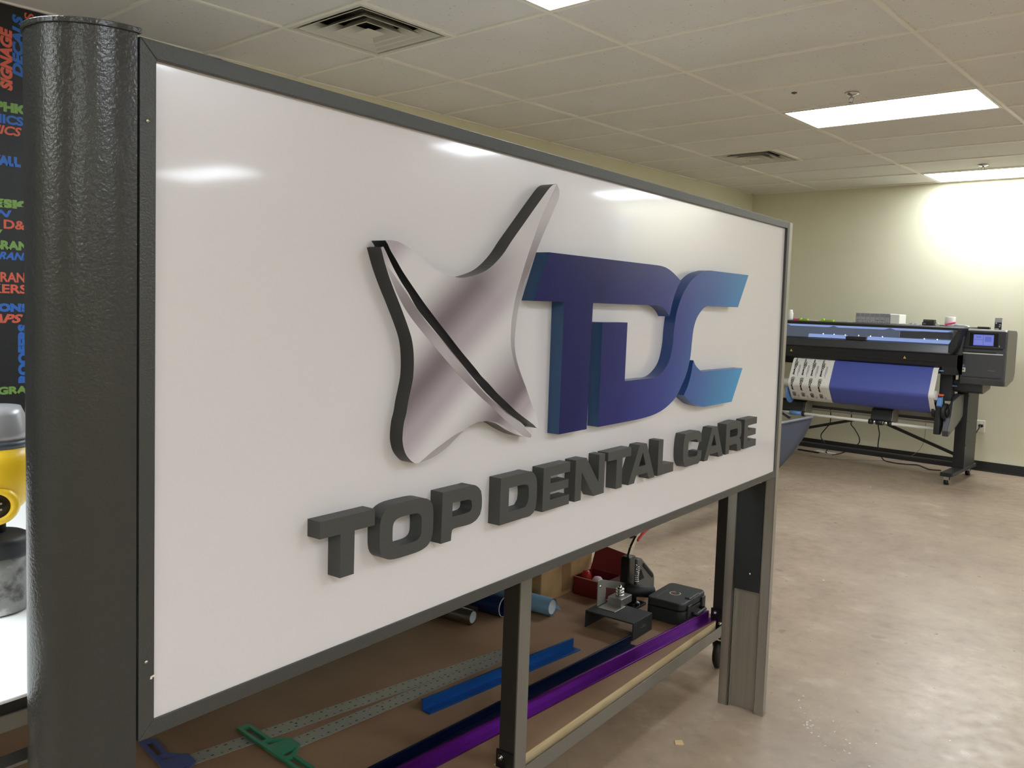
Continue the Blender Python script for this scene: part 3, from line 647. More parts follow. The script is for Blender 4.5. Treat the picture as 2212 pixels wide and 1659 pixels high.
def leg(s, bk):
    q = MB()
    if not bk: q.box(s, s+.051, B0-.004, B0, .135, .857, 1); q.box(s, s+.004, B0, B0+.051, .135, .857, 0)  # front flange plain grey, side flange darkened as its shade
    else: q.box(s, s+.051, B1, B1+.004, .135, .857, 1); q.box(s, s+.004, B1-.051, B1, .135, .857, 0)
    lg = q.build('leg', ['shadedsteel', 'greysteel'], wt)
    bb = B0+.001 if not bk else B1-.052
    q = MB(); q.box(s-.005, s-.0002, bb, bb+.056, .150, .262); q.build('bracket', 'black', lg)
    for dy, z in ((.038, .245), (.012, .205)):
        q = MB(); q.cyl((s-.005, bb+dy, z), (s-.011, bb+dy, z), .009, n=6); q.lathe([(.006,0), (.0055,.004), (0,.0065)], (s-.011, bb+dy, z), 14, X=Matrix.Rotation(-PI/2, 4, 'Y')); q.build('bolt', 'bolt', lg)
for s in (-.30, 1.234, 2.686):
    leg(s, False); leg(s, True)
def caster(s, bb, ang, parent):
    R = Matrix.Translation((s, bb, 0)) @ Matrix.Rotation(ang, 4, 'Z')
    q = MB(); cx = .022
    q.lathe([(0,.150), (.030,.150), (.030,.143), (.024,.141), (.027,.135), (.027,.128), (0,.126)], tuple(R @ Vector((0,0,0))), 24)
    for sy in (-1, 1): q.prism([(-.022,.128), (.022,.128), (cx+.014,.060), (cx,.050), (cx-.014,.060)], sy*.020-.0015, sy*.020+.0015, 'y', X=R)
    k = q.build('caster', 'chrome', parent)
    q = MB(); q.lathe([(.020,-.014), (.054,-.014), (.062,-.008), (.062,.008), (.054,.014), (.020,.014)], tuple(R @ Vector((cx,0,.0625))), 36, X=Matrix.Rotation(ang, 4, 'Z') @ Matrix.Rotation(PI/2, 4, 'X'))
    q.build('wheel', 'rubber', k)
    q = MB(); q.lathe([(0,-.015), (.024,-.015), (.024,.015), (0,.015)], tuple(R @ Vector((cx,0,.0625))), 20, X=Matrix.Rotation(ang, 4, 'Z') @ Matrix.Rotation(PI/2, 4, 'X')); q.build('hub', 'castgrey', k)
for s in (-.28, 1.25, 2.70):
    for bb in (B0+.03, B1-.03): caster(s+.01, bb, .1 if s < 2 else PI*.03, wt)

# ------------------------------------------------------------------ things lying on the lower shelf
ZS = .2174
def onshelf(name, label, cat, s, bb, rz=0, group=None, z=ZS):
    p = Matrix.Translation(SO) @ Matrix.Rotation(SR, 4, 'Z') @ Vector((s, bb, z))
    return thing(name, label, cat, tuple(p), SR+rz, group)
def extrusion(label, s0, b0, s1, b1, matn, h=.035, w=.034):
    L = math.hypot(s1-s0, b1-b0); a = math.atan2(b1-b0, s1-s0)
    t = onshelf('metal_channel', label, 'aluminium channel', s0, b0, a)
    prof = [(0,0), (.003,.0), (.004,.002), (w-.003,.0012), (w,.0012), (w,h-.004), (w+.006,h-.003), (w+.006,h), (w-.002,h), (w-.002,.0030), (.004,.0042), (.002,.0058), (0,.0058)]
    q = MB(); q.prism(prof, 0, L, 'x'); q.build('profile', matn, t, bevel=.0004)
    for x in (.02, L-.02):
        q = MB(); q.cyl((x,w*.5,.0036), (x,w*.5,.0040), .003, n=12); q.build('screw_hole', 'gap', t)
    q = MB(); q.box(.001, L-.001, w-.0028, w-.0018, h*.55, h*.55+.0010); q.box(.001, L-.001, w-.0028, w-.0018, h*.3, h*.3+.0008); q.build('groove', matn, t)
    return t
extrusion('short bright blue anodised channel lying beside the steel rules', 1.319, .653, 2.043, .560, 'blueano', .036, .036)
extrusion('long navy anodised channel between the short blue and the purple one', .62, .520, 2.211, .412, 'navyano', .036, .034)
extrusion('long shiny purple anodised channel at the front edge of the shelf', .58, .487, 2.674, .3015, 'purple', .031, .034)

def tsquare(label, s, bb, ang, L, bw, headcol, z, headlen=.33):
    t = onshelf('t_square', label, 't-square', s, bb, ang, z=z)
    q = MB(); q.box(-.02, L, -bw/2, bw/2, 0, .0018); bl = q.build('blade', 'rule', t)
    q = MB(); k = 0; x = .06
    while x < L-.01:
        for sy in (-1, 1):
            q.box(x, x+.0011, sy*(bw/2)-sy*.002-.001, sy*(bw/2)-sy*.002+.001, .0018, .0021)
            if k % 4 == 0: q.box(x-.004, x+.004, sy*(bw/2-.0125)-.002, sy*(bw/2-.0125)+.002, .0018, .0021)
            if k % 4 == 2: q.box(x-.0025, x+.0025, sy*(bw/2-.009)-.0015, sy*(bw/2-.009)+.0015, .0018, .0021)
        x += .0127; k += 1
    q.box(.37, .376, -.003, .003, .0018, .0021)
    q.build('graduations', 'ruleink', bl)
    w2, g = .020, .0105
    P = headlen/2
    cu = [[(-w2,-P), (w2*.6,-P), (w2,-P+.012), (w2,-.062), (.052,-.030), (.060,-.026), (.060,.026), (.052,.030), (w2,.062), (w2,P-.012), (w2*.6,P), (-w2,P)],
          [(-g+.001,-P+.02), (g-.002,-P+.02), (g-.002,-.066), (-g+.001,-.066)], [(-g+.001,P-.02), (g-.002,P-.02), (g-.002,.066), (-g+.001,.066)],
          [(-.005,-.052), (.010,-.052), (.044,-.030), (-.005,-.030)], [(-.005,.052), (.010,.052), (.044,.030), (-.005,.030)]]
    o = plate('head', cu, 0, .007, [headcol], t)
    for v in o.data.vertices: x, y, zz = v.co; v.co = (x, zz, .0012+(.007-y))
    o.data.update()
    return t
tsquare('steel t-square with green plastic head, lying over the other rule', .885, .832, math.atan2(-.062, .60), 1.02, .055, 'green', ZS+.0030, .36)
tsquare('longer steel t-square with dusty blue plastic head, under the green one', .655, .985, math.atan2(-.165, .88), 1.26, .055, 'bluehead', ZS+.0003, .34)

# rolls of vinyl
def roll(label, s, bb, ang, L, r, outer, z=None, flap=None, ring=False):
    t = onshelf('vinyl_roll', label, 'vinyl roll', s, bb, ang)
    q = MB(); n = 30; o = []
    for k in range(n*2+1):
        a = 2*PI*k/n*1.0; rr = r*(.80+.20*k/(2*n)); o.append((rr*math.cos(a-PI/2), r+rr*math.sin(a-PI/2)))
    inn = [(x*.97, r+(z_-r)*.97) for x, z_ in o]
    vs = [(x, 0, z_) for x, z_ in o]+[(x, L, z_) for x, z_ in o]; m_ = len(o)
    q._add(vs, [(i, i+1, m_+i+1, m_+i) for i in range(m_-1)], 0, True)
    q.build('outer_wrap', outer, t)
    q = MB(); q.lathe([(r*.78, .002), (r*.78, L-.002)], (0,0,r), 30, X=Matrix.Rotation(-PI/2, 4, 'X'))
    q.lathe([(0,.03 if not ring else .2), (r*.78,.03 if not ring else .2)], (0,0,r), 30, X=Matrix.Rotation(-PI/2, 4, 'X')); q.build('backing_liner', 'rollwhite' if not ring else 'navy', t)
    if ring:
        q = MB(); q.lathe([(r*.96,-.001), (r*1.0,-.001), (r*1.0,.003), (r*.96,.003)], (0,0,r), 30, X=Matrix.Rotation(-PI/2, 4, 'X')); q.build('liner_edge', 'rollwhite', t)
    if flap:
        q = MB(); fl = flap; q._add([(fl[0][0],fl[0][1],fl[0][2]), (fl[1][0],fl[1][1],fl[1][2]), (fl[2][0],fl[2][1],fl[2][2]), (fl[3][0],fl[3][1],fl[3][2])], [(0,1,2,3)])
        x = q.build('loose_flap', outer, t); sd = x.modifiers.new('th', 'SOLIDIFY'); sd.thickness = .0008
    return t
roll('rolled silver vinyl with a white core end, leftmost of the rolls', 1.975, 1.015, .10, .75, .030, 'foil', flap=[(.028,.0,.03), (.062,.02,.048), (.055,.14,.05), (.028,.16,.03)])
roll('rolled navy vinyl with a thin pale ring at its end, behind the table leg', 2.125, .975, .06, .80, .040, 'navy', ring=True)
roll('pale blue roll with torn white open end beside the cardboard box', 2.262, .832, .05, .52, .037, 'paleblue', flap=[(.034,0,.022), (.046,-.016,.014), (.038,-.010,.030), (.034,.02,.045)])
q = MB()
for k in range(7):
    a, a2 = k*.9-1.2, k*.9-.5
t = onshelf('vinyl_sheet', 'crumpled dark blue vinyl sheet lying behind the silver roll', 'vinyl sheet', 1.62, 1.25, .2)
q = MB(); nx, ny = 14, 20
vs = [(x*.016, y*.03, .012+.035*abs(math.sin(x*.55+y*.21))*(.4+.6*math.sin(y*.4)**2)+.004*math.sin(x*2.1+y)) for y in range(ny) for x in range(nx)]
q._add(vs, [(y*nx+x, y*nx+x+1, (y+1)*nx+x+1, (y+1)*nx+x) for y in range(ny-1) for x in range(nx-1)], 0, True)
x_ = q.build('sheet', 'navy', t); x_.modifiers.new('th', 'SOLIDIFY').thickness = .001

# cardboard box
t = onshelf('cardboard_box', 'tall brown cardboard box with tape standing at the back of the shelf', 'box', 2.322, .932)
q = MB(); q.box(0, .41, 0, .36, 0, .42); q.build('carton', 'card', t, bevel=.004)
q = MB(); q.box(.16, .23, -.0008, .0, .02, .41); q.build('tape_strip', 'tape', t, bevel=0)
q = MB(); q.box(.02, .20, -.0012, -.0002, .0, .004); q.build('lower_flap', 'tape', t)

# red box with open lid
t = onshelf('red_box', 'open dark red cardboard box with its lid flap standing up', 'box', 2.553, .918, -.03)
hh = .078; W_, Dp = .150, .150
q = MB(); q.box(0, .003, -W_, 0, 0, hh); q.box(W_, W_+.003, -W_, 0, 0, hh); q.box(0, W_, -.003, 0, 0, hh); q.box(0, W_, -W_, -W_+.003, 0, hh); q.box(0, W_, -W_, 0, 0, .003); q.build('tray', 'darkred', t)
q = MB(); q.box(-.0006, .0038, -W_, 0, hh-.001, hh+.001); q.build('raw_edge', 'card', t)
q = MB(); q.hexa([(W_,-W_-.02,hh-.01), (W_+.003,-W_-.02,hh-.01), (W_+.003,.01,hh-.01), (W_,.01,hh-.01), (W_+.045,-W_-.02,hh+.085), (W_+.048,-W_-.02,hh+.085), (W_+.048,.005,hh+.105), (W_+.045,.005,hh+.105)]); q.build('lid', 'darkred', t)
t = onshelf('red_wrapper', 'shiny red wrapper standing in the open red box', 'wrapper', 2.60, .880)
q = MB(); q.lathe([(0,.10), (.014,.098), (.022,.080), (.024,.050), (.022,.004), (0,.004)], (0,0,0), 14); q.build('wrapper', 'red', t)
t = onshelf('white_puck', 'small pinkish white disc lying in the red box', 'disc', 2.595, .82)
q = MB(); q.lathe([(0,.086), (.016,.083), (.024,.072), (.024,.010), (0,.010)], (0,0,0), 20); q.build('disc', 'pinkwhite', t)

# hand press (grommet press)
t = onshelf('hand_press', 'black and silver hand lever press on a low black base', 'hand press', 2.25, .455)
bx, by, bh = .155, .215, .068
q = MB(); q.box(0, bx, 0, by, bh-.005, bh); q.box(0, bx, 0, .005, 0, bh-.005); q.box(0, bx, by-.005, by, 0, bh-.005); ba = q.build('base', 'blackplate', t, bevel=.001)
q = MB(); q.lathe([(0,-.0006), (.021,-.0006), (.021,0)], (.082, 0, .034), 28, X=Matrix.Rotation(PI/2, 4, 'X')); q.v = [(.082+(x-.082)*1.25, y-.0001, .034+(z-.034)*.9) for x, y, z in q.v]; q.build('oval_label', 'sticker', ba)
q = MB(); q.box(.064, .100, -.0009, -.0007, .0325, .0345); q.box(.070, .094, -.0009, -.0007, .039, .041); q.build('label_print', 'inkgrey', ba)
yc = .195
q = MB(); q.prism([(.054,.0735), (.052,.178), (.075,.178), (.285,.112), (.285,.080), (.118,.135), (.116,.0735)], yc-.003, yc+.001, 'y')
q.build('silver_frame', 'satin', t, bevel=.0008, label='satin silver angled plate')
q = MB(); q.lathe([(0,-.003), (.005,-.002), (.006,0)], (.070,yc-.003,.150), 12, X=Matrix.Rotation(-PI/2, 4, 'X')); q.build('screw', 'chrome', t)
q = MB(); q.box(.054, .14, .112, yc-.003, .0682, .0702); q.box(.118, .205, yc-.075, yc-.012, .0702, .100); q.build('die_block', 'satin', t, bevel=.004)
q = MB(); q.cyl((.160,yc-.044,.100), (.160,yc-.044,.132), .011, n=16)
for k in range(3): q.lathe([(.011,0), (.018,.003), (.018,.007), (.011,.010)], (.160,yc-.044,.100+k*.012), 20)
q.lathe([(.008,0), (.006,.010), (0,.013)], (.160,yc-.044,.132), 16); q.build('upper_punch', 'chrome', t)
q = MB(); q.box(.272, .326, yc-.022, yc+.022, .09, .225); q.build('guide_block', 'blackgloss', t, bevel=.006)
q = MB(); pts = [(.338+.008*math.cos(k*.7), yc-.024+.008*math.sin(k*.7), .105+k*.0010) for k in range(78)]; q.tube(pts, .0018, 6); q.build('spring', 'chrome', t)
q = MB(); q.prism([(.345,.10), (.350,.200), (.392,.196), (.505,.108), (.520,.085), (.522,.020), (.45,.02), (.36,.07)], yc-.018, yc+.024, 'y'); q.build('casting', 'castgrey', t, bevel=.006)
q = MB(); q.prism([(.405,.172), (.500,.098), (.494,.088), (.400,.160)], yc-.021, yc-.018, 'y'); q.prism([(.362,.105), (.385,.150), (.415,.105)], yc-.020, yc-.0175, 'y'); q.build('casting_recess', 'gap', t)
q = MB(); pts = [(.298,yc,.205), (.306,yc,.225), (.322,yc,.254), (.361,yc,.288), (.409,yc,.309), (.46,yc,.322), (.52,yc,.330)]
for a, c in zip(pts, pts[1:]): q.bar(a, c, .010, .020, up=(0,0,1))
lv = q.build('lever', 'chrome', t)
q = MB()
for a, c in zip([(.368,yc-.004,.276), (.41,yc-.004,.297), (.46,yc-.004,.310), (.52,yc-.004,.318)], [(.41,yc-.004,.297), (.46,yc-.004,.310), (.52,yc-.004,.318), (.56,yc-.004,.322)]): q.bar(a, c, .010, .010)
q.build('red_grip', 'redgrip', lv)
q = MB(); q.cyl((.272,yc-.004,.086), (.362,yc-.088,.073), .025, .025, 28); q.build('rubber_handle', 'rubber', t)
q = MB(); q.cyl((.361,yc-.087,.0732), (.366,yc-.092,.0726), .023, n=28); q.build('handle_cap', 'casing', t)
q = MB(); q.lathe([(0,0), (.028,0), (.028,.018), (.020,.022), (.014,.028), (.014,.05), (.018,.052), (.018,.075), (.010,.095), (0,.095)], (.340,yc-.012,0), 20); q.box(.30, .395, yc-.045, yc+.03, 0, .010); q.build('lower_anvil', 'blackgloss', t, bevel=.001)

# black carry case
t = onshelf('tool_case', 'black plastic carry case with a round printed mark, beside the hand press', 'case', 2.505, .372, .02)
cw, cdp = .240, .165
def rr(x0, x1, y0, y1, r, n=5):
    o = []
    for cx, cy, a in ((x1-r, y0+r, -PI/2), (x1-r, y1-r, 0), (x0+r, y1-r, PI/2), (x0+r, y0+r, PI)):
        o += [(cx+r*math.cos(a+PI/2*k/n), cy+r*math.sin(a+PI/2*k/n)) for k in range(n+1)]
    return o
q = MB(); q.prism(rr(0, cw, 0, cdp, .03), .003, .056); q.prism(rr(.012, cw-.012, .012, cdp-.012, .02), 0, .003); q.build('lower_shell', 'casing', t, bevel=.004)
q = MB(); q.prism(rr(.001, cw-.001, .001, cdp-.001, .026), .058, .090); q.build('lid', 'casing', t, bevel=.006)
for x in (.040, .182):
    q = MB(); q.box(x, x+.034, -.007, .002, .026, .076); q.build('latch', 'casing', t, bevel=.003)
q = MB(); q.box(.078, .176, .004, .03, .082, .095); q.build('lid_rib', 'casing', t, bevel=.005)
q = MB(); q.tube([(.080,.0,.036), (.080,-.020,.036), (.086,-.026,.036), (.168,-.026,.036), (.174,-.020,.036), (.174,0,.036)], .0075, 10); q.build('handle', 'black', t)
q = MB(); n = 30; q._add([(.112+r*math.cos(2*PI*k/n+.4)*1, .085+r*math.sin(2*PI*k/n+.4), .0906) for r in (.0235, .0195) for k in range(27)], [(k, k+1, 27+k+1, 27+k) for k in range(26)]); q.build('round_mark', 'sticker', t)
q = MB(); q.lathe([(0,0), (.008,0)], (.121,.091,.0905), 16); q.build('red_dot', 'inkred', t)
q = MB()
for k in range(9): q.box(.030+k*.0125, .0385+k*.0125, .124, .132, .0901, .0903)
q.build('worn_print', 'castgrey', t)

# ------------------------------------------------------------------ paint sprayer on the table top
P_ = Matrix.Translation(SO) @ Matrix.Rotation(SR, 4, 'Z') @ Vector((.100, .668, .8825))
t = thing('paint_sprayer', 'yellow and black handheld paint sprayer with grey cup, standing on the white table top', 'paint sprayer', tuple(P_), 0); t.scale = (1, 1, .9)
q = MB(); q.lathe([(0,.0), (.050,0), (.056,.004), (.057,.02), (.057,.118), (.050,.120), (0,.120)], (0,0,0), 40); q.build('cup', 'spcup', t)
q = MB(); q.lathe([(0,.119), (.059,.119), (.061,.122)]+[(.061+(.0012 if k % 2 else -.0012), .124+k*.004) for k in range(7)]+[(.060,.153), (.048,.160), (.024,.164), (0,.164)], (0,0,0), 40); q.build('cup_lid', 'puck', t)
q = MB(); q.lathe([(0,.16), (.019,.16), (.018,.20), (.019,.24), (0,.24)], (0,0,0), 24); q.build('neck', 'black', t)
q = MB(); q.lathe([(.0,.195), (.030,.200), (.050,.222), (.062,.250), (.068,.285), (.067,.315), (.060,.345), (.0,.347)], (0,0,0), 40); q.build('motor_housing', 'spyellow', t)
q = MB(); q.lathe([(0,.344), (.0605,.344), (.0605,.358), (0,.358)], (0,0,0), 40); q.build('slate_band', 'spband', t)
q = MB(); q.lathe([(0,.357), (.0580,.357), (.0575,.375), (.050,.410), (.044,.425), (0,.425)], (0,0,0), 40); q.build('metal_cap', 'spgrey', t)
dv = Vector((3.797-P_.x, -3.0699-P_.y, 0)).normalized(); R = dv.to_track_quat('Z', 'Y').to_matrix().to_4x4()
cc = Vector((0,0,.232)) + dv*.022
def fl(prof, nm, mm, off=0):
    q = MB(); q.lathe(prof, tuple(cc+Vector((0,0,off))), 32, X=R); return q.build(nm, mm, t)
fl([(.020,.0), (.040,.0), (.041,.035), (.036,.046), (.027,.048), (.024,.040)], 'nozzle_ring', 'spyellow')
fl([(.0,.030), (.027,.030), (.025,.044), (.0,.046)], 'air_cap', 'black')
sd = dv.cross(Vector((0,0,1)))
for k, (a, z) in enumerate(((0.010,.006), (0.010,-.006), (-.010,.006), (-.010,-.006))):
    q = MB(); p = cc+dv*.0455+sd*a+Vector((0,0,z)); q.cyl(tuple(p), tuple(p+dv*.001), .0022, n=10); q.build('air_hole', 'chrome', t)
# ------------------------------------------------------------------ wide-format printer against the back wall
pr = thing('wide_format_printer', 'dark grey wide-format printer with a royal blue print hanging from it, by the back wall', 'printer', (0,0,0))
XL, XR = -.15, 1.765
def bx(name, mats, *a, bevel=.003, label=None, parent=None, seg=2):
    q = MB(); q.box(*a); return q.build(name, mats, parent or pr, bevel=bevel, label=label, seg=seg)
# main beam shell, profile in (y, z)
q = MB(); q.prism([(5.16,1.372), (5.16,1.398), (5.20,1.404), (5.72,1.404), (5.76,1.38), (5.76,1.02), (5.50,.99), (5.30,1.0), (5.30,1.372)], XL, XR, 'x'); body = q.build('body', 'pr_dark', pr, bevel=.004)
q = MB(); q.prism([(5.135,1.372), (5.135,1.395), (5.155,1.402), (5.30,1.402), (5.30,1.372)], XL, 1.755, 'x'); q.build('top_lip', 'pr_black', pr, bevel=.003)
# recess behind the smoked window, glowing faintly in place of grey reflections
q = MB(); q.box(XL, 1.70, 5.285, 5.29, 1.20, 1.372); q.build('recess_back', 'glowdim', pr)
q = MB(); q.box(XL, 1.70, 5.10, 5.288, 1.232, 1.240); q.build('glowing_platen', 'glowdim', pr)
for a, c in ((.18,.60), (.65,1.12), (1.18,1.66)):
    q = MB(); q.prism([(a-.03,1.371), (c+.03,1.371), (c-.02,1.352), (a+.02,1.352)], 5.150, 5.158, 'y'); q.build('upper_glow_strip', 'glowblue', pr, label='blue lit strip under the hood')
for a, c in ((.40,.775), (.965,1.68)):
    q = MB(); q.hexa([(a,5.105,1.250), (c,5.105,1.250), (c,5.112,1.250), (a,5.112,1.250), (a,5.122,1.282), (c,5.122,1.282), (c,5.129,1.282), (a,5.129,1.282)]); q.build('lower_glow_strip', 'glowblue', pr, label='blue lit strip above the platen')
for x in (.543,.649,.756,.882,.991,1.099,1.464,1.572):
    q = MB(); q.lathe([(0,.003), (.003,.002), (.0042,0), (0,0)], (x,5.118,1.286), 10, X=Matrix.Rotation(PI/2, 4, 'X')); q.build('led', 'led', pr)
q = MB(); q.box(1.235, 1.40, 5.17, 5.27, 1.285, 1.345); q.box(1.40, 1.66, 5.19, 5.27, 1.29, 1.35); q.build('carriage', 'pr_black', pr, bevel=.004)
q = MB(); q.box(1.232, 1.237, 5.165, 5.17, 1.29, 1.345); q.build('carriage_edge', 'pr_light', pr)
q = MB(); q.hexa([(XL,5.100,1.245), (1.70,5.100,1.245), (1.70,5.103,1.245), (XL,5.103,1.245), (XL,5.140,1.372), (1.70,5.140,1.372), (1.70,5.143,1.372), (XL,5.143,1.372)]); q.build('window', 'smoke', pr)
q = MB(); q.box(.775, .962, 5.075, 5.11, 1.243, 1.276); q.build('window_handle', 'black', pr, bevel=.004)
# sloped hood lip and black front
q = MB(); q.prism([(5.10,1.246), (5.30,1.246), (5.30,1.16), (4.985,1.160), (4.975,1.172), (4.985,1.180), (5.06,1.236)], XL, 1.725, 'x'); q.build('hood_lip', 'pr_dark', pr, bevel=.004)
q = MB(); q.hexa([(1.70,5.10,1.160), (1.775,5.10,1.160), (1.775,5.16,1.160), (1.70,5.16,1.160), (1.70,5.12,1.37), (1.79,5.12,1.37), (1.79,5.16,1.37), (1.70,5.16,1.37)]); q.build('window_pillar', 'pr_mid', pr, bevel=.003)
q = MB(); q.prism([(1.700,1.162), (1.735,1.172), (1.77,1.235), (1.78,1.300), (1.805,1.398), (1.780,1.398), (1.70,1.25)], 4.985, 5.30, 'y'); q.build('hood_cheek', 'pr_black', pr, bevel=.004)
q = MB(); q.prism([(4.99,1.160), (5.40,1.160), (5.40,.985), (5.10,.985), (5.00,1.055)], XL, 1.775, 'x'); q.build('front_cover', 'pr_black', pr, bevel=.003)
bx('cover_seam', 'pr_dark', XL, 1.66, 4.986, 4.990, 1.096, 1.099, bevel=0)
for x in (.286, 1.345):
    q = MB(); q.prism([(x-.012,1.104), (x+.012,1.104), (x,1.126)], 4.9885, 4.990, 'y'); q.build('warning_sticker', 'yellow', pr)
    q = MB(); q.prism([(x-.002,1.108), (x+.002,1.108), (x+.002,1.117), (x-.002,1.117)], 4.988, 4.9886, 'y'); q.build('warning_mark', 'inkblack', pr)
bx('small_label', 'pr_blue', 1.640, 1.675, 4.992, 4.995, 1.012, 1.022, bevel=0, label='small pale blue label')
bx('right_end_cover', 'pr_black', 1.655, 1.775, 5.0, 5.4, .985, 1.16)
# right hand housing with the touch screen
Y0 = 5.19
q = MB(); q.prism([(Y0,.950), (Y0+.015,.905), (Y0+.14,.900), (5.53,.940), (5.575,1.00), (5.575,1.36), (5.55,1.385), (Y0+.03,1.392), (Y0,1.375)], 1.752, 2.105, 'x'); hs = q.build('control_housing', ['pr_mid'], pr, bevel=.006)
q = MB(); q.prism([(Y0+.022,.955), (Y0+.035,.912), (Y0+.14,.908), (5.525,.946), (5.567,1.00), (5.567,1.36), (5.54,1.378), (Y0+.04,1.384), (Y0+.022,1.37)], 2.1045, 2.108, 'x'); q.build('housing_side', 'pr_side', pr, bevel=.001, label='lighter grey housing side')
def front(name, mm, x0, x1, z0, z1, d, parent=None, bevel=.002, t_=.006):
    q = MB(); q.box(x0, x1, Y0-d, Y0-d+t_, z0, z1); return q.build(name, mm, parent or pr, bevel=bevel)
front('screen_surround', 'pr_dark', 1.770, 2.095, 1.235, 1.378, .004, bevel=.003)
front('top_trim', 'pr_light', 1.790, 2.09, 1.378, 1.393, .006, bevel=.004)
bz = front('screen_bezel', 'blackgloss', 1.818, 2.040, 1.245, 1.362, .009)
q = MB(); q.box(1.848, 2.007, Y0-.0098, Y0-.009, 1.250, 1.346); sc_ = q.build('screen', 'screen', bz)
for x0, x1, z0, z1 in ((1.853,1.922,1.305,1.341), (1.853,1.922,1.256,1.300), (1.928,2.002,1.256,1.341)):
    q = MB(); q.box(x0, x1, Y0-.0101, Y0-.0098, z0, z1); q.build('screen_tile', 'screenlite', bz)
q = MB(); q.box(1.938, 1.99, Y0-.0103, Y0-.0101, 1.285, 1.33); q.box(1.868, 1.908, Y0-.0103, Y0-.0101, 1.318, 1.33); q.build('screen_widget', 'screen', bz)
front('shelf_lip', 'pr_black', 1.764, 2.082, 1.222, 1.236, .016, bevel=.003, t_=.02)
front('lip_highlight', 'pr_mid', 1.764, 2.082, 1.236, 1.241, .014, bevel=.001, t_=.014)
dr = front('cartridge_door', 'pr_mid', 1.765, 2.090, .975, 1.178, .005, bevel=.004)
front('door_top_trim', 'pr_light', 1.762, 2.085, 1.174, 1.184, .010, dr)
front('door_slot', 'gap', 1.805, 2.028, 1.183, 1.194, .0065, dr, bevel=0)
front('sticker', 'paper', 1.764, 1.800, 1.012, 1.050, .0062, dr, bevel=0, t_=.001)
front('sticker_mark', 'inkgrey', 1.774, 1.789, 1.025, 1.040, .0066, dr, bevel=0, t_=.0005)
front('blue_spot', 'pr_blue', 1.766, 1.790, 1.058, 1.074, .0062, dr, bevel=0, t_=.001)
for z in (1.088, 1.110): front('door_icon', 'pr_dark', 1.776, 1.794, z, z+.014, .0062, dr, bevel=0, t_=.001)
for k in range(6): front('worn_print', 'inkgrey', 1.980+k*.0085, 1.986+k*.0085, 1.032, 1.040, .0055, dr, bevel=0, t_=.0005)
front('white_mark', 'pr_light', 2.050, 2.056, 1.244, 1.258, .0102, dr, bevel=0, t_=.0005)
front('lower_drawer_line', 'gap', 1.781, 2.081, .968, .971, .001, bevel=0, t_=.002)
q = MB(); q.prism([(5.23,.905), (5.25,.835), (5.30,.820), (5.52,.850), (5.55,.93), (5.23,.93)], 1.700, 1.930, 'x'); q.build('waste_bin', 'pr_dark', pr, bevel=.006)
q = MB(); q.prism([(5.24,.903), (5.26,.838), (5.30,.824), (5.52,.854), (5.545,.925)], 1.9295, 1.9325, 'x'); q.build('bin_side', 'pr_side', pr)
bx('bin_blue_tab', 'pr_blue', 1.700, 1.732, 5.20, 5.235, .872, .884, bevel=.002)
# leg and foot
bx('leg', ['pr_dark'], 1.690, 1.785, 5.42, 5.79, .112, .99, bevel=.002)
q = MB(); q.box(1.691, 1.784, 5.4185, 5.4205, .112, .985); q.build('leg_front_shade', 'pr_black', pr)  # blackened sheet that paints the leg front as the unlit face
for z in (.78,.55,.33):
    for y in (5.44, 5.77):
        q = MB(); q.cyl((1.785,y,z), (1.788,y,z), .006, n=10); q.build('leg_bolt', 'black', pr)
bx('foot', 'pr_dark', 1.688, 1.787, 5.07, 5.86, .085, .115, bevel=.003)
bx('foot_front_cap', 'pr_black', 1.686, 1.772, 5.060, 5.072, .080, .116, bevel=.002)
def pcaster(x, y):
    q = MB(); q.lathe([(0,.085), (.022,.085), (.022,.078), (0,.078)], (x,y,0), 16); q.box(x-.022, x-.019, y-.02, y+.02, .02, .08); q.box(x+.019, x+.022, y-.02, y+.02, .02, .08); q.box(x-.022, x+.022, y-.024, y+.01, .045, .08)
    k = q.build('caster', 'chrome', pr, bevel=.001)
    q = MB(); q.cyl((x-.017,y,.027), (x+.017,y,.027), .0265, n=24); q.build('wheel', 'rubber', k)
pcaster(1.728, 5.12); pcaster(1.735, 5.80)
bx('leg', 'pr_dark', -.32, -.225, 5.42, 5.79, .112, .99, bevel=.002); bx('foot', 'pr_dark', -.32, -.222, 5.07, 5.86, .085, .115); pcaster(-.27, 5.12); pcaster(-.27, 5.80)
bx('left_housing', 'pr_mid', -.50, -.13, 5.19, 5.62, .93, 1.39, bevel=.008)
bx('cross_bar', 'pr_dark', -.23, 1.69, 5.575, 5.625, .090, .137, bevel=.002)
bx('cross_bar_front', 'pr_black', -.23, 1.69, 5.570, 5.576, .092, .127, bevel=0)
q = MB(); q.bar((1.02,5.62,.422), (1.695,5.62,.195), .02, .028); q.build('brace', 'pr_black', pr)
q = MB(); q.bar((.72,5.62,.425), (-.22,5.62,.15), .02, .028); q.build('brace', 'pr_black', pr)
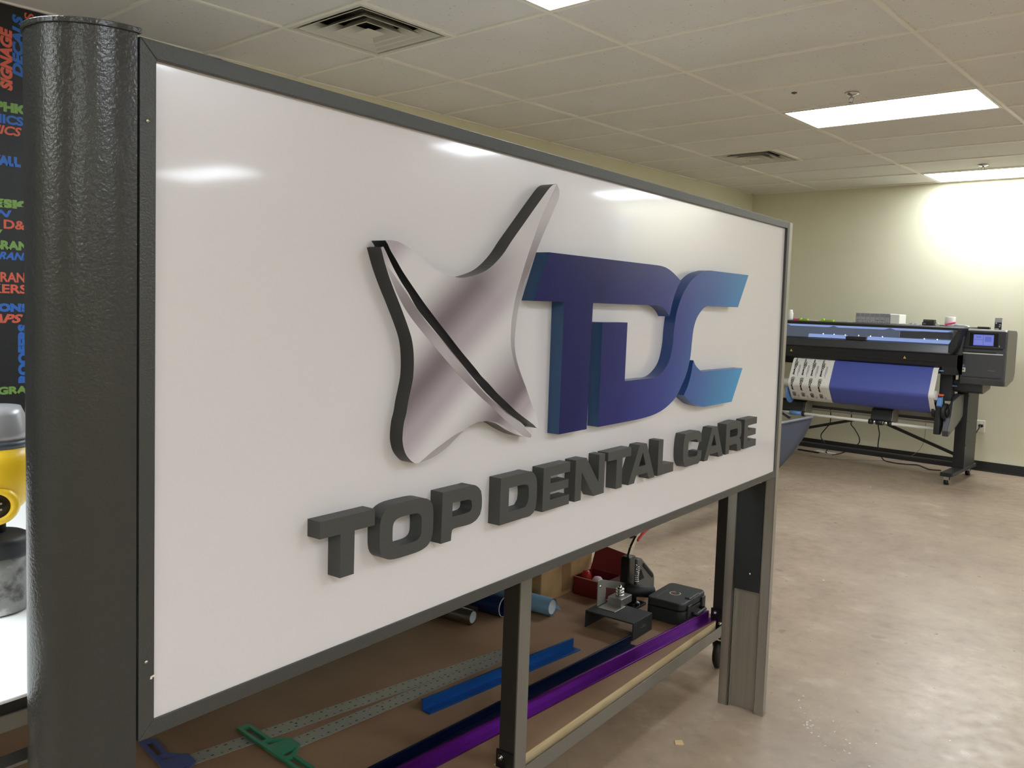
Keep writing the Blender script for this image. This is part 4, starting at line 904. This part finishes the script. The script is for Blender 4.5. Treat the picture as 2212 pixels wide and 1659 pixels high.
# media path
def media(x0, x1, mm, name, off=0, par=None):
    path = [(5.06,1.055), (5.005,1.025), (4.93,.880), (4.905,.825)]
    for k in range(1, 8):
        a = PI*.88-k*PI*.76/7*0
    arc = []
    c_y, c_z, r = 4.945, .800, .045
    for k in range(0, 9):
        a = math.radians(155+k*7.5); arc.append((c_y+r*math.cos(a), c_z+r*math.sin(a)))
    path = [(5.06,1.06), (5.00,1.027)]+arc+[(4.985,.672), (5.005,.650), (5.03,.636), (5.07,.628)]
    q = MB(); vs = []
    for y, z in path: vs += [(x0, y-off, z), (x1, y-off, z)]
    q._add(vs, [(2*i, 2*i+1, 2*i+3, 2*i+2) for i in range(len(path)-1)], 0, True)
    o = q.build(name, mm, par or pr); return o, path
pm, path = media(.310, 1.632, 'paper', 'printed_media'); pm['label'] = 'white media hanging from the printer'
media(.713, 1.588, 'printblue', 'blue_print', .0008, pm)
# repeated small mark printed sideways on the white strip
def seg_pt(d):
    acc = 0
    for (a, b2), (c, e) in zip(path, path[1:]):
        L = math.hypot(c-a, e-b2)
        if acc+L >= d: f = (d-acc)/L; return Vector((0, a+(c-a)*f, b2+(e-b2)*f)), Vector((0, c-a, e-b2)).normalized()
        acc += L
    return None, None
def on_media(name, s, x, d0, length, height, bold=0):
    cu = bpy.data.curves.new('t', 'FONT'); cu.body = s; cu.offset = bold; cu.resolution_u = 2; cu.extrude = .0002
    me = curve_mesh(cu); xs_ = [v.co.x for v in me.vertices]; ys_ = [v.co.y for v in me.vertices]
    sx, sy = length/(max(xs_)-min(xs_)), height/(max(ys_)-min(ys_)); out = []
    for v in me.vertices:
        p, dd = seg_pt(max(.001, d0+(v.co.x-min(xs_))*sx)); 
        if p is None: p, dd = seg_pt(.43)
        nrm = Vector((0, -1, 0)) if dd is None else Vector((0, dd.z, -dd.y)).normalized()
        if nrm.y > 0: nrm = -nrm
        q_ = p+nrm*.0012; v.co = (x+(v.co.y-min(ys_))*sy, q_.y, q_.z)
    me.materials.clear(); me.materials.append(M['inkblack']); return me
gm = []
for cidx in range(4):
    x = .338+cidx*.089
    for r_i, d0 in enumerate((-.075, .092, .258, .425)):
        if d0 < 0: gm.append(on_media('w', 'ental', x, .052, .036, .022, .02))
        else:
            gm.append(on_media('w', 'OSO', x-.002, d0, .050, .031, .05))
            if d0 < .4: gm.append(on_media('w', 'Dental', x, d0+.052, .085, .022, .045))
            gm.append(on_media('w', 'O', x-.008, d0-.008, .050, .046, -.035))
        for k, (dx, l) in enumerate(((.044,.10), (.051,.12), (.058,.08))):
            gm.append(on_media('w', '-'*1, x+dx, max(.05, d0+.03), (l if d0 > 0 else .03)*(1 if d0 < .4 else .3), .0022))
bmj = bmesh.new()
for g in gm: bmj.from_mesh(g)
me = bpy.data.meshes.new('printed_logos'); bmj.to_mesh(me); bmj.free(); me.materials.append(M['inkblack'])
o = bpy.data.objects.new('printed_logos', me); C.objects.link(o); o.parent = pm; o['label'] = 'rows of small black dental logos printed sideways'
# tension bar and take-up spool
q = MB(); q.cyl((-.12,4.946,.800), (1.645,4.946,.800), .040, n=28); q.build('tension_bar', 'pr_light', pr)
q = MB(); q.cyl((-.12,5.075,.69), (1.64,5.075,.69), .060, n=28); q.build('take_up_spool', 'paper', pr)
q = MB(); q.cyl((.285,5.02,.70), (.296,5.02,.70), .105, n=36); q.build('spool_flange', 'pr_blue', pr, label='pale blue spool flange')
# beams and rods below
bx('rear_beam', 'pr_beam', .0, 1.69, 5.30, 5.36, .553, .70, bevel=.002); bx('beam_groove', 'pr_dark', .0, 1.66, 5.294, 5.300, .535, .562, bevel=0)
q = MB(); q.cyl((-.2,5.30,.520), (1.64,5.30,.520), .009, n=14); q.build('rear_rod', 'pr_beam', pr)
q = MB(); q.cyl((-.2,5.10,.489), (1.63,5.10,.489), .0145, n=20); rod = q.build('front_rod', 'steelwhite', pr)
q = MB(); q.cyl((.262,5.10,.489), (.386,5.10,.489), .022, n=20); q.build('rod_collar', 'pr_blue', pr, label='pale blue collar')
for x0, x1 in ((.388,.412), (1.032,1.066), (1.100,1.160), (1.208,1.240)):
    q = MB(); q.cyl((x0,5.10,.489), (x1,5.10,.489), .0245, n=20); q.build('rod_ring', 'black', pr)
for x0, x1 in ((1.066,1.100), (1.166,1.208)):
    q = MB(); q.cyl((x0,5.10,.489), (x1,5.10,.489), .018, n=20); q.build('metal_sleeve', 'chrome', pr)
for x0, x1 in ((.10,.40), (1.040,1.225)):
    q = MB(); q.prism([(5.10,.505), (5.13,.50), (5.30,.52), (5.30,.60), (5.22,.628), (5.13,.61)], x0, x1, 'x'); q.build('media_guide', 'pr_black', pr, bevel=.01)
    q = MB(); q.prism([(5.11,.480), (5.30,.49), (5.30,.61), (5.22,.632), (5.14,.60)], x1, x1+.006, 'x'); q.build('guide_plate', 'pr_beam', pr)
q = MB(); q.prism([(5.02,.44), (5.44,.56), (5.45,.80), (5.30,.80), (5.05,.60), (5.00,.49)], 1.690, 1.74, 'x'); q.build('take_up_arm', 'pr_mid', pr, bevel=.004)
q = MB(); q.prism([(5.00,.49), (5.06,.60), (5.10,.75), (5.30,.79), (5.44,.80), (5.44,.60), (5.06,.47)], 1.7395, 1.748, 'x'); q.build('arm_side', 'pr_side', pr, bevel=.001)
q = MB(); q.prism([(4.98,.455), (5.05,.445), (5.10,.50), (5.12,.72), (5.09,.80), (5.02,.80), (4.99,.70)], 1.625, 1.672, 'x'); q.build('drive_housing', 'black', pr, bevel=.008)
q = MB(); q.cyl((1.672,5.05,.655), (1.705,5.05,.655), .075, n=28); q.cyl((1.705,5.05,.655), (1.720,5.05,.655), .035, n=20); q.build('drive_hub', 'pr_black', pr)
q = MB(); q.cyl((1.60,5.05,.665), (1.625,5.05,.665), .070, n=28); q.build('spool_knob', 'black', pr)
q = MB(); q.prism([(4.975,.770), (5.02,.79), (5.03,.72), (5.0,.690), (4.965,.71)], 1.640, 1.680, 'x'); q.build('blue_lever', 'pr_blue', pr, bevel=.004, label='pale blue lever')
bx('orange_tab', 'orange', 1.650, 1.685, 4.985, 5.02, .795, .812, bevel=.003, label='small orange tab')
bx('rear_drape', 'pr_dark', 1.60, 1.70, 5.18, 5.30, .74, .99, bevel=.004)
# printer cables hanging to the floor
def cable(pts, r, label, mm='cable', name='power_cable'):
    P = [Vector(p) for p in pts]; out = []
    for i in range(len(P)-1):
        p0, p1, p2, p3 = P[max(i-1,0)], P[i], P[i+1], P[min(i+2,len(P)-1)]
        for k in range(6):
            t_ = k/6; out.append(.5*((2*p1)+(-p0+p2)*t_+(2*p0-5*p1+4*p2-p3)*t_*t_+(-p0+3*p1-3*p2+p3)*t_**3))
    out.append(P[-1]); q = MB(); q.tube(out, r, 8); return tag(q.build(name, mm), label, 'cable')
cable([(.375,5.80,.60), (.38,5.85,.44), (.38,5.85,.331), (.349,5.85,.282), (.297,5.85,.206), (.297,5.85,.16), (.336,5.85,.113), (.366,5.85,.052), (.362,5.83,.022), (.385,5.80,.020)], .0055, 'black cable looping down to the power strip, leftmost under the printer')
cable([(.61,5.80,.55), (.600,5.85,.376), (.60,5.85,.342), (.642,5.85,.296), (.690,5.85,.22), (.693,5.85,.165), (.643,5.85,.109), (.52,5.86,.03), (.45,5.78,.009)], .0055, 'black cable with a bulge to the right, middle one under the printer')
cable([(.872,5.80,.50), (.872,5.85,.364), (.889,5.85,.283), (.884,5.85,.202), (.884,5.85,.143), (.904,5.85,.09), (.95,5.85,.02), (1.05,5.85,.008), (1.16,5.87,.008), (1.25,5.92,.008), (1.34,5.83,.008), (1.41,5.76,.008), (1.50,5.80,.008)], .0060, 'black cable running down and along the floor to the right foot of the printer')
cable([(1.30,5.90,.50), (1.28,6.0,.30), (1.23,6.03,.15), (1.10,6.0,.03), (.98,5.95,.006), (.6,5.62,.004), (.30,5.55,.004)], .0022, 'thin grey wire curving behind the printer down to the floor', 'cablegrey')
t = thing('power_strip', 'white power strip with black plugs on the floor under the printer', 'power strip', (.36,5.86,0), -.12)
q = MB(); q.box(-.13, .09, -.035, .035, 0, .016); q.build('strip_body', 'white', t, bevel=.005)
q = MB(); q.box(-.30, -.06, -.075, -.035, 0, .012); q.build('adapter', 'black', t, bevel=.004)
# wall outlet
t = thing('wall_outlet', 'white wall socket plate with a dark plug, right of the printer leg', 'socket', (1.736,BY,.436))
q = MB(); q.box(-.037, .037, -.006, 0, -.058, .058); q.build('plate', 'outlet', t, bevel=.003)
q = MB(); q.cyl((.0,-.009,.02), (0,-.006,.02), .017, n=20); q.cyl((0,-.009,-.02), (0,-.006,-.02), .017, n=20); q.build('receptacle', 'outlet', t)
cable([(1.742,BY-.012,.444), (1.742,BY-.05,.441), (1.722,6.09,.39), (1.700,6.06,.33), (1.682,6.04,.27), (1.680,6.02,.17), (1.70,6.00,.09), (1.72,5.93,.05)], .006, 'brown black power cord hanging from the wall socket')
q = MB(); q.box(1.722, 1.762, BY-.045, BY-.009, .43, .457); tag(q.build('power_plug', 'cable', bevel=.006), 'dark plug pushed into the wall socket', 'plug')

# ------------------------------------------------------------------ things on top of the printer
ZP = 1.4045
def ink(x, top, label, red, base):
    t = thing('ink_cartridge', label, 'ink cartridge', (x,5.45,ZP), 0, None)
    q = MB(); q.box(0, .0455, 0, .20, 0, .098); q.build('shell', 'cart', t, bevel=.004)
    q = MB(); q.box(.004, .0415, -.001, .002, .06, .094); q.build('inset', 'cartdim', t, bevel=.002)
    if top: q = MB(); q.lathe([(0,-.004), (.009,-.004), (.011,0)], (.023,0,.078), 16, X=Matrix.Rotation(PI/2, 4, 'X')); q.v = [(x_, y_, z_) for x_, y_, z_ in q.v]; q.build('dimple', 'cart', t)
    q = MB(); q.box(.010, .036, -.0012, 0, .026, .030); q.build('colour_bar', red, t)
    q = MB(); q.cyl((.023,-.001,.010), (.023,.0,.010), .0045, n=10); q.build('round_mark', 'inkgrey', t)
words = ['first ink cartridge at the left end of the row on the printer', 'second ink cartridge of the row, with a red bar', 'third ink cartridge of the row, plain front', 'fourth ink cartridge, middle of the row, without a dimple',
         'fifth ink cartridge of the row, dark bar on its front', 'sixth ink cartridge of the row, dark bar on its front', 'last ink cartridge of the row, touching the white box']
cols = ['inkred', 'inkred', 'cartdim', 'cart', 'inkblack', 'inkblack', 'cart']
for k in range(7): ink(.722+k*.0468, k != 3, words[k], cols[k], 0)
for o in list(C.objects):
    if o.name.startswith('ink_cartridge'): o['group'] = 'ink cartridges in a row on the printer'
def small(name, label, cat, x, y, z=ZP, rz=0): return thing(name, label, cat, (x,y,z), rz)
t = small('white_carton', 'white carton standing at the right end of the ink cartridges', 'box', 1.053, 5.44); q = MB(); q.box(0, .084, 0, .2, 0, .093); q.build('carton', 'white', t, bevel=.006)
t = small('white_bottle', 'white bottle on the printer right beside the edge of the sign', 'bottle', .045, 5.47); q = MB(); q.lathe([(0,0), (.028,0), (.030,.01), (.030,.07), (.022,.085), (.022,.105), (0,.107)]); q.build('bottle_body', 'white', t)
def scraper(name, label, x, mm, w, rz=0):
    t = small(name, label, 'trimmer', x, 5.45, rz=rz)
    q = MB(); q.box(0, w, 0, .035, 0, .010); q.prism([(0,.010), (w*.28,.010), (w*.22,.026), (.004,.024)], .004, .030, 'y'); q.prism([(w*.85,.010), (w,.010), (w,.018), (w*.88,.019)], .004, .030, 'y'); q.build('plastic_body', mm, t, bevel=.003)
    q = MB(); q.box(w*.30, w*.82, .006, .028, .010, .014); q.build('blade', 'black', t)
scraper('hand_trimmer', 'pink plastic trimmer nearest the sign on top of the printer', .086, 'pink', .055)
scraper('hand_trimmer', 'lime green trimmer lying next to the pink one', .148, 'lime', .092)
scraper('hand_trimmer', 'lime green trimmer with black blade lying alone on the printer', .376, 'lime', .128)
t = small('paper_scrap', 'thin strip of white paper between the two lime trimmers', 'paper', .245, 5.45); q = MB(); q.prism([(0,.0), (.10,.0), (.07,.008), (.02,.011)], 0, .03, 'y'); q.build('strip', 'paper', t)
t = small('paper_slip', 'flat white slip just left of the ink cartridges', 'paper', .640, 5.46); q = MB(); q.box(0, .055, 0, .03, 0, .008); q.build('slip', 'white', t, bevel=.001)
t = small('paper_slips', 'flat white and pale blue slips between the carton and the black box', 'paper', 1.19, 5.46); q = MB(); q.box(0, .11, 0, .04, 0, .008); q.build('slip', 'white', t); q = MB(); q.box(.03, .06, .0, .03, .008, .014); q.box(.075, .09, 0, .03, .008, .013); q.build('blue_tab', 'pr_blue', t)
t = small('black_cutter_box', 'small black box with a recessed lid on the printer top', 'box', 1.338, 5.45); q = MB(); q.box(0, .105, 0, .09, 0, .030); q.box(.006, .100, .01, .085, .030, .055); q.build('box_body', 'black', t, bevel=.004)
q = MB(); q.box(.012, .094, .0085, .010, .036, .050); q.build('lid_panel', 'castgrey', t); q = MB(); q.box(.008, .034, -.001, 0, .008, .022); q.build('front_label', 'inkgrey', t)
t = small('small_spool', 'little cream spool lying next to the black box', 'spool', 1.465, 5.46); q = MB(); q.cyl((0,.0,.013), (.0,.03,.013), .013, n=16); q.build('spool_body', 'sticker', t)
t = small('squeegee', 'flat brown squeegee lying before the paper roll', 'squeegee', 1.478, 5.50); q = MB(); q.box(0, .06, 0, .02, 0, .008); q.build('felt_strip', 'brown', t)
t = small('paper_roll', 'white paper roll standing upright on the printer', 'paper roll', 1.568, 5.50); q = MB(); q.lathe([(.018,0), (.043,0), (.045,.003), (.045,.084), (.043,.087), (.018,.087), (.018,0)]); q.build('roll_body', 'paper', t)
t = small('pink_holder', 'pink plastic holder propped against the paper roll', 'holder', 1.552, 5.40, rz=.0); q = MB(); q.bar((0,0,.016), (.088,0,.034), .022, .016); q.bar((.006,0,.0), (.014,0,.02), .018, .012); q.build('holder_body', 'pink', t, bevel=.004)
t = small('plastic_bag', 'crumpled clear plastic bag lying right of the pink holder', 'bag', 1.612, 5.42); q = MB(); q.prism([(0,0), (.128,0), (.120,.012), (.085,.016), (.05,.018), (.018,.022)], 0, .07, 'y'); q.build('bag_film', 'clear', t, bevel=.002)
t = small('black_tray', 'flat black tray on the right housing of the printer', 'tray', 1.820, 5.40, 1.3905); q = MB(); q.box(0, .095, 0, .06, 0, .022); q.build('tray_body', 'black', t, bevel=.003); q = MB(); q.bar((.09,.02,.018), (.135,.02,.022), .004, .003); q.build('pen_tip', 'sticker', t)
t = small('ink_carton', 'upright black and white carton at the right end of the printer', 'box', 1.957, 5.40, 1.3905); q = MB(); q.box(0, .055, 0, .045, 0, .105); q.build('carton', 'black', t, bevel=.001)
q = MB(); q.box(.001, .054, -.0006, .0, .066, .104); q.build('pale_panel', 'cart', t); q = MB(); q.box(.0548, .0556, .001, .044, .001, .104); q.build('side_panel', 'white', t)
q = MB(); q.cyl((.012,-.001,.058), (.012,0,.058), .006, n=12); q.box(.036, .050, -.0008, 0, .040, .048); q.box(.034, .046, -.0008, 0, .025, .032); q.box(.004, .034, -.0008, 0, .004, .012); q.build('print_marks', 'sticker', t)

# ------------------------------------------------------------------ second machine, mostly hidden behind the sign
vc = thing('vinyl_cutter', 'wide vinyl cutter with grey cloth basket, almost hidden behind the sign', 'cutter', (.62,2.45,0))
def vb(name, mm, *a, bevel=.004, label=None):
    q = MB(); q.box(*a); return q.build(name, mm, vc, bevel=bevel, label=label)
vb('cutter_body', 'puck', -.20, .20, -.95, 1.0, .86, 1.08, bevel=.02)
vb('end_cover', 'pr_mid', -.22, .22, -1.12, -.95, .84, 1.11, bevel=.02); vb('end_cover', 'pr_mid', -.22, .22, 1.0, 1.16, .84, 1.11, bevel=.02)
for y in (-.95, .95):
    vb('leg', 'puck', -.04, .04, y-.03, y+.03, .09, .87); ft = vb('foot', 'puck', -.34, .20, y-.03, y+.03, .055, .09)
    for x in (-.32, .19):
        q = MB(); q.lathe([(0,.055), (.014,.055), (.014,.048), (0,.048)], (x,y,0), 14); k = q.build('caster', 'chrome', vc); q = MB(); q.cyl((x,y-.012,.026), (x,y+.012,.026), .025, n=20); q.build('wheel', 'rubber', k)
vb('stretcher_bar', 'puck', -.03, .03, -.92, .92, .10, .15)
vb('media_tray', 'puck', -.26, .16, -.62, .55, .20, .23, bevel=.01)
# cloth basket hanging from a rod, its far end cut on a slant
q = MB(); q.cyl((.48,-.95,.655), (.48,1.14,.655), .010, n=14); q.build('basket_rod', 'fabricedge', vc)
q = MB(); ny, nz = 16, 10; vs = []
for i in range(nz+1):
    f = i/nz; z = .655-.42*f; ymax = 1.142-.63*f**1.72; x = .48-.04*f**1.4
    for j in range(ny+1):
        y = -.93+(ymax+.93)*j/ny; vs.append((x+.006*math.sin(j*1.9)*f, y, z))
q._add(vs, [(i*(ny+1)+j, i*(ny+1)+j+1, (i+1)*(ny+1)+j+1, (i+1)*(ny+1)+j) for i in range(nz) for j in range(ny)], 0, True)
o = q.build('cloth_basket', 'fabric', vc, label='grey cloth basket'); o.modifiers.new('th', 'SOLIDIFY').thickness = .003
q = MB(); q.bar((.40,.9,.66), (.02,.95,.84), .02, .02); q.build('basket_arm', 'puck', vc); q = MB(); q.bar((.46,-.93,.655), (.02,-.95,.84), .02, .02); q.build('basket_arm', 'puck', vc)

# ------------------------------------------------------------------ floor litter
q = MB(); q.prism([(-.017,-.012), (.012,-.016), (.017,.013), (-.010,.014)], 0, .0035); o = q.build('wood_chip', 'chipwood', bevel=.0005); o.location = (2.38,-.552,0); o.rotation_euler = (0,0,.9)
tag(o, 'small pale offcut of wood lying on the bare floor', 'wood chip')
q = MB()
for _ in range(95):
    r = abs(random.gauss(0, .16)); a = random.uniform(-.9, 2.2); x, y = 2.64+r*math.cos(a)*1.3, -.12+r*math.sin(a)
    s = random.choice((.0008, .001, .0016, .003)); an = random.random()*PI; X = Matrix.Translation((x,y,0)) @ Matrix.Rotation(an, 4, 'Z')
    q.box(-s, s*1.4, -s*.5, s*.5, 0, s*.8, 0, X)
tag(q.build('metal_shavings', 'shaving'), 'glittering aluminium shavings scattered by the foot of the sign post', 'shavings', kind='stuff')
for (x, y, s, lab) in ((2.03,1.59,.006,'tiny white paper crumb in the middle of the open floor'), (1.30,4.45,.006,'tiny white crumb on the floor before the printer')):
    q = MB(); q.prism([(-s,-s*.6), (s,-s*.4), (s*.8,s*.5), (-s*.7,s*.6)], 0, .003); o = q.build('paper_crumb', 'white'); o.location = (x,y,0); tag(o, lab, 'paper crumb')
